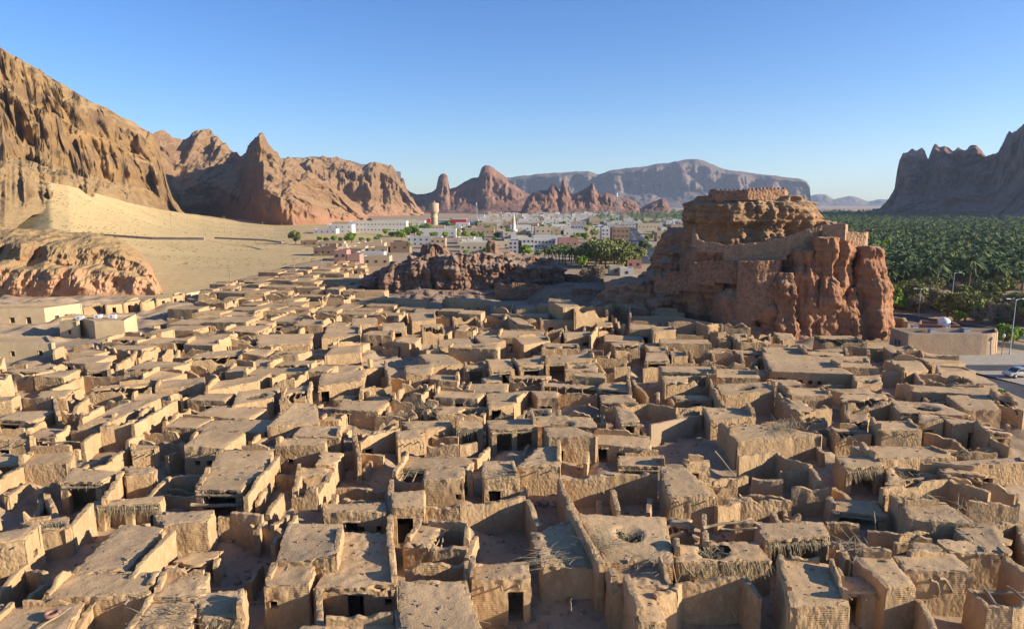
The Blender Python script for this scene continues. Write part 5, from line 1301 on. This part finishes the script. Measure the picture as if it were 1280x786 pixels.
BRIGHT = [leaf_tree("bright", 71), leaf_tree("bright", 72, 5, 2.6, 2.0)]; OLIVE = [leaf_tree("olive", 73, 7, 3.4, 2.8), leaf_tree("olive", 74, 6, 3.6, 2.4)]
DARKT = [leaf_tree("dark", 75, 6.5, 3.2, 2.6), leaf_tree("dark", 76, 5, 3.2, 2.1)]; DRY = [leaf_tree("dry", 77, 4, 2.8, 1.9, 1500, .5, .12), leaf_tree("dry", 78, 3.2, 3, 1.5, 1500, .5, .12)]
PROTO = PALMS + BRIGHT + OLIVE + DARKT + DRY
TREES = []
def crown_of(o): return [c for c in o.children if c.name.startswith('crown')][0]
def plant(proto, x, y, rz, sc, label=None, group=None, look=None, z=0):
    c = copy_tree(proto, (x, y, z), rz, sc); tag(c, label, "palm" if "palm" in proto.name else "shrub" if "shrub" in proto.name else "tree", group)
    u, v = toPx(x, y, 3 * sc); TREES.append([c, u, v, look, label]); return c
def tpx(lst, u, vb, vt, label=None, look=None, i=None, natural=6.):
    p = onz(u, vb); h = atd(u, vt, p[1])[2]; pr = lst[(i if i is not None else int(u)) % len(lst)]
    z1 = max(w.co.z for w in crown_of(pr).data.vertices)
    return plant(pr, p[0], p[1], u * 1.7, max(.3, h / z1), label, "trees among the buildings and roads", look)
tpx(BRIGHT, 1112, 392, 355, "bright green tree beside the road right of the fort rock")
tpx(BRIGHT, 1128, 389, 372, "small bright tree right of the larger one beside the fort rock")
tpx(BRIGHT, 1198, 405, 388, "round green tree behind the walled building's flat roof")
tpx(BRIGHT, 1254, 434, 404, "green tree beside the tall double-armed street lamp", i=1)
tpx(BRIGHT, 1266, 430, 410, "smaller green tree right of the tall double-armed lamp", i=1)
tpx(BRIGHT, 1250, 498, 490, "tiny green shrub at the house wall beside the asphalt road", i=1)
tpx(DRY, 746, 352, 328, "large bare grey tree between the crag and the fort rock")
tpx(DRY, 733, 348, 334, "smaller bare grey tree left of the large bare one")
tpx(BRIGHT, 728, 337, 319, "bright green bushy tree in the palm garden")
tpx(BRIGHT, 656, 324, 305, "bright green tree right behind the crag's pinnacle"); tpx(BRIGHT, 610, 324, 308, "bright green tree left behind the crag's pinnacle")
tpx(BRIGHT, 582, 322, 312, "little green tree peeping over the crag's left half")
for u, vb, vt in ((752, 330, 296), (768, 333, 303), (782, 330, 306), (741, 326, 298), (790, 334, 312), (775, 322, 298), (760, 322, 300), (745, 334, 300), (733, 332, 304), (757, 335, 300), (786, 326, 302), (766, 327, 297), (778, 336, 308), (795, 330, 308)): tpx(OLIVE, u, vb, vt, look="olive feathery garden tree")
for u, vb, vt in ((680, 330, 308), (690, 331, 306), (699, 330, 307), (707, 332, 306), (714, 331, 308), (721, 329, 307), (685, 327, 309), (695, 327, 305), (703, 328, 304), (712, 327, 305), (736, 328, 303), (672, 329, 311)): tpx(PALMS, u, vb, vt, look="date palm in the garden row")
for u, vb, vt in ((434, 304, 293), (440, 305, 290), (452, 303, 296), (461, 303, 297), (400, 303, 295), (408, 304, 296), (418, 303, 294), (426, 303, 296), (518, 296, 281), (510, 297, 283), (528, 294, 280), (502, 300, 287), (497, 297, 289), (645, 296, 283), (637, 300, 286), (470, 301, 295), (535, 288, 278), (560, 284, 276)):
    tpx(BRIGHT if int(u) % 3 else DARKT, u, vb, vt, look="green tree near the white school")
tpx(PALMS, 512, 318, 302, "lone date palm left of the dark crag's top"); tpx(PALMS, 472, 309, 297, "date palm among the trees before the white school")
tpx(OLIVE, 370, 306, 287, "lone pale tree at the right end of the sand slope")
for u, vb, vt in ((805, 312, 300), (812, 318, 305), (820, 320, 306), (828, 324, 310), (836, 318, 304), (842, 322, 306), (830, 312, 301), (848, 314, 300), (800, 300, 292), (778, 297, 289)): tpx(DARKT if int(u) % 2 else PALMS, u, vb, vt, look="tree along the town road's right")
g2 = np.random.default_rng(99)
for i in range(150):
    u, vb = g2.uniform(470, 850), g2.uniform(276, 303); 
    if 782 < u < 802: continue
    tpx(BRIGHT if i % 3 else DARKT, u, vb, vb - g2.uniform(5, 10) * (vb - 250) / 45, look="green tree between town houses")
# the oasis at the right
def grove_spots(n, seed, d0=236, d1=2600):
    g = np.random.default_rng(seed); out = []
    while len(out) < n:
        D = d0 * (d1 / d0) ** g.uniform(0, 1); u = g.uniform(1000, 1330); x = (u - 640) / F_PX * math.hypot(D, 30)
        if D < 275 and g.uniform() < .35: continue
        if D > 1100 and u > 1120 + (2600 - D) * .12: continue
        out.append((D, x, g.uniform(0, 6.28), g.uniform(.5, 1.12)))
    return out
spots = sorted(grove_spots(3300, 5)); 
mid = sorted([(D, (u - 640) / F_PX * D, a, s) for D, u, a, s in zip(g2.uniform(1000, 3000, 500), g2.uniform(745, 1000, 500), g2.uniform(0, 6, 500), g2.uniform(.7, 1.2, 500))])
NP = sum(1 for t in TREES if t[0]["category"] == "palm")
k = 0
for D, x, a, s in spots:
    if k >= 296 - NP: break
    plant(PALMS[k % 3], x, D, a, s, None, "date palms of the oasis", "grove"); k += 1
def mesh_arrays(o):
    me = o.data; V = np.empty(len(me.vertices) * 3, np.float32); me.vertices.foreach_get("co", V); lp = np.empty(len(me.loops), np.int32); me.loops.foreach_get("vertex_index", lp); tot = np.empty(len(me.polygons), np.int32); me.polygons.foreach_get("loop_total", tot)
    return V.reshape(-1, 3), lp.reshape(-1, 4) if (tot == 4).all() else None
cheap = [palm(81, 7.0, 24, 4.4, 3), palm(82, 9.5, 24, 4.6, 3)]
ca_ = [mesh_arrays(crown_of(p)) for p in cheap]; mb = MB()
for i, (D, x, a, s) in enumerate(spots[k:] + mid):
    V, Qd = ca_[i % 2]; c, s_ = math.cos(a), math.sin(a); s *= 1.1
    mb.add(np.stack([V[:, 0] * c - V[:, 1] * s_, V[:, 0] * s_ + V[:, 1] * c, V[:, 2]], 1) * s + [x, D, 0], Qd)
tag(mb.build("far_palm_grove", LM["palm"], None, False), "dense far mass of date palms filling the valley floor at the right", "palm grove", kind="stuff")
mb = MB(); uu = np.linspace(742, 1420, 240); dd = 236 * (2800 / 236) ** np.linspace(0, 1, 220)
UU, DD = np.meshgrid(uu, dd, indexing='ij'); XX = (UU - 640) / F_PX * DD
edge = sstep(0, 1, (DD - np.where(UU > 1010, 240, 950)) / 90.) * sstep(0, .04, (2780 - DD) / 2780)
ZZ = -1 + edge * (3.2 + 2.2 * fbm(XX * .11, DD * .11, 0., 4, 91) + 1.5 * fbm(XX * .5, DD * .5, 0., 2, 92))
ok = edge[:-1, :-1] > .02
mb.grid(np.stack([XX, DD, ZZ], -1), mask=ok, flip=True); tag(mb.build("undergrowth", mat("undergrowth_leaves", (0.105, 0.140, 0.049), (0.070, 0.101, 0.038), .15, bump=1, bscale=1.2, bdist=.8, c3=(.09, .10, .045), s3=.35)), "dark green undergrowth beneath the palms", "undergrowth", kind="stuff")
for i in range(90):
    D = 255 * (900 / 260) ** g2.uniform(0, 1); u = g2.uniform(1075, 1310); x = (u - 640) / F_PX * D
    plant((BRIGHT + OLIVE)[i % 4], x, D, i, g2.uniform(1.3, 1.9), None, "leafy trees in the oasis", "paler leafy tree among the oasis palms")
for i in range(72):
    u = g2.uniform(1112, 1320); vb = g2.uniform(366, 402) + max(0, (u - 1200)) * .12; 
    if vb > 386 + (u - 1095) * .15: vb -= 14
    p = onz(u, vb); plant((DRY + DRY + OLIVE)[i % 6 if i % 6 < 6 else 0], p[0], p[1], i * 1.3, g2.uniform(.7, 1.35), None, "shrubs along the road at the grove's edge", "grey-brown scrub along the grove's near edge")
for o in PROTO + cheap:
    for ch in list(o.children): bpy.data.objects.remove(ch)
    bpy.data.objects.remove(o)
_g = np.random.default_rng(31); _o = bpy.data.objects["sand_dune"]; _V = np.empty(len(_o.data.vertices) * 3, np.float32); _o.data.vertices.foreach_get("co", _V); _V = _V.reshape(-1, 3)
_k = _g.integers(0, len(_V), 5200); _p = _V[_k] + _g.normal(0, 1.5, (len(_k), 3)) * [1, 1, 0]; _p = _p[(fbm(_p[:, 0] * .02, _p[:, 1] * .02, 0., 2, 66) > -.12)]
sm = MB()
for q in _p:
    s0 = _g.uniform(.25, .75); n = 5; a0 = _g.uniform(0, 6.28, n)
    for a in a0: sm.add([q + [0, 0, -.1], q + [math.cos(a) * s0, math.sin(a) * s0, s0 * .7], q + [math.cos(a + .9) * s0, math.sin(a + .9) * s0, s0 * .6]], T=[(0, 1, 2)])
tag(sm.build("desert_scrub", LM["olive"], None, False), "tiny tufts of desert scrub dotted over the sand slope", "scrub", kind="stuff")
# cars far along the town road
def small_car(u, v, c, label):
    p = onz(u, v); t = empty("car", (p[0], p[1], .06)); z = .06
    mb = MB(); mb.box((p[0], p[1], z + .62), (1.75, 4.3, .6), -.16, .06); mb.build("body", plain("car_paint_" + c[0], c[1]), t, False)
    mb = MB(); mb.box((p[0], p[1] + .1, z + 1.2), (1.6, 2.3, .55), -.16, .2); mb.build("cabin", M_GLASS, t, False)
    for sx in (-.8, .8):
        for sy in (-1.3, 1.3):
            mb = MB(); mb.tube([(p[0] + sx - .1, p[1] + sy, z + .33), (p[0] + sx + .1, p[1] + sy, z + .33)], .33, 10); mb.build("wheel", M_ASPH, t)
    tag(t, label, "car", "cars on the town road")
small_car(792, 300, ("white", (.7, .7, .68)), "white car on the town road, nearer of the two white ones"); small_car(788, 291, ("pale", (.66, .65, .62)), "far white car on the town road")
small_car(803, 307, ("dark", (.08, .08, .1)), "dark car on the town road's right side")

# ------------------------------------------------------------------ loose things on and among the houses
def stick(u1, v1, z1, u2, v2, z2, r, label, name="palm_pole", wob=.12, group="loose poles in the old town"):
    a, b = onz(u1, v1, z1), onz(u2, v2, z2); mb = MB(); mb.tube(tube_pts(a, b, .0, wob, 9, u1), np.linspace(r, r * .6, 9), 7)
    tag(mb.build(name, M_WOOD), label, "pole", group)
stick(44, 786, 3.75, 89, 759, 3.8, .07, "pale thin pole lying on the dusty roof at the bottom left")
stick(880, 658, 3.9, 941, 648, 4.3, .13, "thick bent pole spanning the roofless bay, upper of two, lower right")
stick(900, 661, 3.7, 947, 661, 3.8, .09, "thin straight pole spanning the roofless bay, lower of two")
stick(893, 563, 3.2, 920, 597, .4, .09, "pole leaning into the dark courtyard right of centre")
stick(1092, 640, 3.6, 1097, 672, 2.4, .06, "pale bent stick standing against the low wall at right")
stick(1045, 688, 3.9, 1100, 683, 4.1, .08, "pale pole lying over the wall top at lower right", wob=.05)
stick(1160, 720, 3.9, 1174, 745, 2.0, .11, "left curved pole propped on the fluted front, lower right", wob=.25)
stick(1176, 720, 3.9, 1191, 745, 2.0, .11, "right curved pole propped on the fluted front, lower right", wob=.25)
stick(1216, 738, 3.1, 1290, 742, 3.2, .12, "long pole across the pit in the bottom right corner")
stick(1228, 738, 3.2, 1250, 759, 3.0, .13, "crooked pole over the pit, bottom right corner", wob=.25)
stick(1259, 734, 3.4, 1286, 756, 3.1, .12, "rightmost crooked pole over the pit, bottom right corner", wob=.2)
stick(554, 540, 3.3, 562, 558, 1.0, .06, "thin stick leaning on the wall left of the reed-hung portico")
stick(564, 568, 2.6, 576, 585, 1.2, .07, "short stick in the little court, mid centre")
stick(593, 672, 2.3, 582, 696, .3, .07, "stick leaning in the sunken court, lower centre")
stick(672, 529, 3.2, 712, 524, 3.4, .14, "log lying along the low wall above the pale roof, mid centre")
stick(712, 760, 3.0, 716, 747, 4.0, .05, "yellow twig standing on a wall stub, bottom centre")
stick(854, 704, 3.4, 868, 722, 2.6, .08, "bent stick hanging over the chipped wall top")
stick(842, 704, 3.6, 849, 740, 2.6, .06, "thin pole hanging left of the chipped wall")
stick(54, 553, 3.2, 100, 552, 3.3, .13, "long log bridging two walls at the far left")
stick(158, 514, 3.6, 190, 512, 3.7, .12, "log across the roofless long room, left")
stick(404, 456, 3.4, 433, 457, 3.4, .12, "log over the low doorway, left of centre")
p = onz(65, 769, 3.65); mb = MB(); th = np.linspace(0, 2 * np.pi, 17); mb.tube([(p[0] + .38 * math.cos(a), p[1] + .38 * math.sin(a), p[2] + .12) for a in th], .13, 8, False); tag(mb.build("clay_ring", M_BRICK), "reddish ring lying beside the pale thin pole on the roof", "ring")
def fronds(u, v, z, n, ln, label, spread=1.4, flat=.15, name="palm_frond_heap"):
    p = onz(u, v, z); g = np.random.default_rng(int(u * 3 + v)); mb = MB(); base = g.uniform(0, 6.28)
    for i in range(n):
        an = base + g.normal(0, .45) + (math.pi if g.uniform() < .4 else 0); d = (math.cos(an), math.sin(an), g.normal(flat, .12))
        strip(mb, p + [g.normal(0, spread * .6), g.normal(0, spread * .6), abs(g.normal(.1, .18))], d, ln * g.uniform(.5, 1.2), g.uniform(.025, .05), g.uniform(.0, .25), 4)
    tag(mb.build(name, M_STRAW), label, "palm fronds", "heaps of dry palm fronds")
for a in ((752, 684, 3.7, 70, 2.2, "dry fronds bristling at the broad roof's hole, bottom centre"), (690, 700, 3.6, 50, 1.6, "dry fronds on the tilted rubble roof"), (640, 594, 3.9, 60, 1.6, "fronds drooping from the block above the long lit wall"), (985, 535, 4.3, 80, 2.6, "fronds scattered on the large lit roof right of centre"),
          (1205, 642, 3.9, 40, 1.8, "fronds at the right end of the lumpy roof by the deep courtyard"), (1150, 623, 3.9, 40, 1.3, "fronds around the round reed-lined hole"), (1070, 688, 4.0, 40, 2.0, "bundle of pale fronds on the wall top at lower right"), (128, 650, .5, 120, 2.4, "dark heap of fronds in the alley at lower left"),
          (345, 622, .6, 90, 2.0, "heap of sticks in the court right of the log-crossed portico"), (510, 590, 2.4, 70, 1.8, "grey frond heap beside the thin upright wall"), (820, 706, 3.5, 50, 1.5, "fronds in the gap right of the broad roof"), (540, 512, 3.4, 80, 2.2, "fronds over the flat roofs, left of the two-bay portico"),
          (460, 575, .6, 90, 2.0, "fallen reeds in the pit under the black doorway, left of centre"), (224, 765, 3.6, 60, 1.2, "pale reed mat on the ragged roof, bottom left"), (630, 778, .4, 80, 2.0, "sticks scattered before the tall black doorway, bottom centre"), (385, 508, 3.8, 60, 1.6, "fronds on the low roof, left of the rounded enclosure"),
          (1210, 571, 3.0, 50, 1.4, "fronds by the low wall right of the black doorway"), (570, 468, 1.2, 60, 1.6, "fronds spilling before the row of porticoes"), (170, 765, .4, 40, 1.5, "fronds in the pit at the bottom left"), (1085, 600, 1.4, 70, 1.8, "fronds heaped under the frond-draped portico")): fronds(*a)
p = onz(1061, 546, .5); mb = MB(); mb.revolve([(.02, 0), (.33, 0), (.36, .3), (.36, .7), (.33, .95), (.02, .95)], (p[0], p[1], .1), 14); tag(mb.build("barrel", plain("blue_plastic", (.03, .09, .30))), "blue barrel inside the dark open room at right", "barrel")
# clods and stones on roofs and in the courts
g = np.random.default_rng(17); pts = []
for A in ROOFPTS:
    B = A.reshape(-1, 3); n = min(26, max(3, len(B) // 45))
    if math.hypot(*B[0, :2]) < 150: pts.append(B[g.integers(0, len(B), n)])
pts = np.concatenate(pts) + g.normal(0, .1, (sum(map(len, pts)), 3)) * [1, 1, 0]
nn = 7000; yy = g.uniform(36, 150, nn) ; xx = g.uniform(-.78, .78, nn) * yy; cl = fbm(xx * .15, yy * .15, 0., 2, 55)
kk = (cl > -.05) & np.array([inside(p, TOWN_W) for p in zip(xx, yy)]); gr = np.stack([xx[kk], yy[kk], ground_z(xx[kk], yy[kk])], 1)
allp = np.concatenate([pts, gr]); N = len(allp); sz = np.concatenate([g.gamma(2, .035, len(pts)) + .03, g.gamma(2, .09, len(gr)) + .05])
cube = np.array([(-1,-1,-1),(1,-1,-1),(1,1,-1),(-1,1,-1),(-1,-1,1),(1,-1,1),(1,1,1),(-1,1,1)], float) * .6
V = cube[None] * g.uniform(.6, 1.3, (N, 1, 3)) + g.normal(0, .16, (N, 8, 3)); an = g.uniform(0, 6.28, N); c, s = np.cos(an)[:, None], np.sin(an)[:, None]
V = np.stack([V[..., 0] * c - V[..., 1] * s, V[..., 0] * s + V[..., 1] * c, V[..., 2] * .8], -1) * sz[:, None, None] + allp[:, None]
fq = np.array([(0,3,2,1),(4,5,6,7),(0,1,5,4),(1,2,6,5),(2,3,7,6),(3,0,4,7)]); mb = MB(); mb.add(V.reshape(-1, 3), (fq[None] + np.arange(N)[:, None, None] * 8).reshape(-1, 4))
tag(mb.build("rubble", M_RUB, None, False), "mud clods and stones scattered over roofs and courts", "rubble", kind="stuff")

# ------------------------------------------------------------------ labels that single out the many alike things
ORD = ["first", "second", "third", "fourth", "fifth", "sixth", "seventh", "eighth", "ninth", "tenth", "eleventh", "twelfth", "thirteenth", "fourteenth", "fifteenth", "sixteenth", "seventeenth", "eighteenth", "nineteenth", "twentieth"]
def autolabel(recs, marks):
    buckets = {}
    for rec in recs:
        o, u, v, look, lab = rec
        if lab: continue
        best = min(marks, key=lambda m: math.hypot(u - m[0], (v - m[1]) * 2.2)); du, dv = u - best[0], v - best[1]
        if abs(du) > abs(dv) * 1.2: rel = "left of" if du < 0 else "right of"
        else: rel = "behind" if dv < 0 else "in front of"
        buckets.setdefault((look, rel, best[2]), []).append((math.hypot(du, dv), o))
    for (look, rel, mk), L in buckets.items():
        L.sort(key=lambda t: t[0])
        for i, (d, o) in enumerate(L):
            nth = "" if len(L) == 1 else ("nearest " if i == 0 else ORD[min(i, 19)] + " nearest ")
            t = f"{look}, {nth}{rel} {mk}"
            for cut in ("flat-roofed ", "mudbrick ", " with a rooftop water tank", "small "):
                if len(t.split()) > 16: t = t.replace(cut, "" if not cut.startswith(" ") else " with tank", 1)
            o["label"] = t
HM = [(290, 605, "the log-crossed portico"), (390, 690, "the big sunlit stepped roof"), (540, 760, "the wide bottom-edge roof"), (625, 740, "the tall-doorway house"), (780, 675, "the frond-holed roof"), (886, 725, "the chipped tall wall"), (1015, 735, "the big lit block"), (990, 665, "the thatched portico"),
      (1190, 640, "the deep right courtyard"), (1120, 540, "the pale-patched box house"), (960, 545, "the large frond-strewn roof"), (640, 540, "the two-bay portico"), (712, 470, "the bright double portico"), (1015, 460, "the three-slit-window house"), (738, 395, "the tall two-storey ruin"), (510, 690, "the black gateway"),
      (840, 425, "the tall plain block"), (1259, 467, "the silver pickup"), (575, 350, "the dark crag"), (135, 405, "the air-conditioner house"), (30, 440, "the two-windowed restored house"), (208, 450, "the tower-like wall stub"), (115, 600, "the wide far-left portico"), (60, 770, "the pole-strewn roof"), (265, 705, "the empty courtyard"),
      (190, 520, "the roofless long room"), (480, 475, "the rounded enclosure"), (420, 425, "the fort's shadow edge"), (430, 325, "the rose tower ruin"), (300, 350, "the pale boundary wall"), (760, 620, "the large fluted-wall court"), (440, 640, "the fluted two-window house"), (340, 510, "the left-centre roof cluster")]
autolabel(TOWN, HM); autolabel(WALLS, HM)
TMK = [(543, 270, "the water tower"), (642, 290, "the minaret"), (575, 279, "the red hall"), (775, 295, "the large brown block"), (771, 262, "the lattice mast"), (470, 285, "the white school"), (430, 326, "the rose tower ruin"), (617, 305, "the crag's pinnacle"), (815, 285, "the cream roadside building"), (690, 270, "the red rock knolls"), (640, 268, "the dark massif's foot"), (700, 310, "the palm garden"), (740, 275, "the green oasis edge")]
print("buildings", len(BLD)); autolabel(BLD, TMK)
TRM = TMK + [(746, 340, "the large bare tree"), (1112, 375, "the bright roadside tree"), (1180, 400, "the white shed dome"), (1262, 410, "the double-armed lamp"), (1190, 365, "the tallest far lamp"), (1240, 380, "the dry scrub belt"), (1050, 300, "the fort's right terrace"), (1180, 290, "the grove middle"), (1270, 300, "the right frame edge")]
autolabel([t for t in TREES if t[3] and t[3] != "grove"], TRM)
for t in TREES:
    if t[3] == "grove": t[0]["label"] = "date palm standing among many alike in the oasis grove right of the fort"

# ------------------------------------------------------------------ air
hz = bpy.data.materials.new("haze_air"); hz.use_nodes = True; N, L = hz.node_tree.nodes, hz.node_tree.links; N.clear()
out = N.new("ShaderNodeOutputMaterial"); pv = N.new("ShaderNodeVolumePrincipled"); pv.inputs["Color"].default_value = (.62, .76, .98, 1); pv.inputs["Density"].default_value = 5e-5; pv.inputs["Anisotropy"].default_value = .2
L.new(pv.outputs[0], out.inputs["Volume"])
mb = MB(); mb.box((0, 4800, 330), (16000, 12400, 690)); o = mb.build("haze", hz, None, False); tag(o, "thin bluish haze filling the valley air", "haze", kind="stuff")
for o in bpy.data.objects:
    if o.get("label") and len(o["label"].split()) > 16: print("LONG", o["label"])
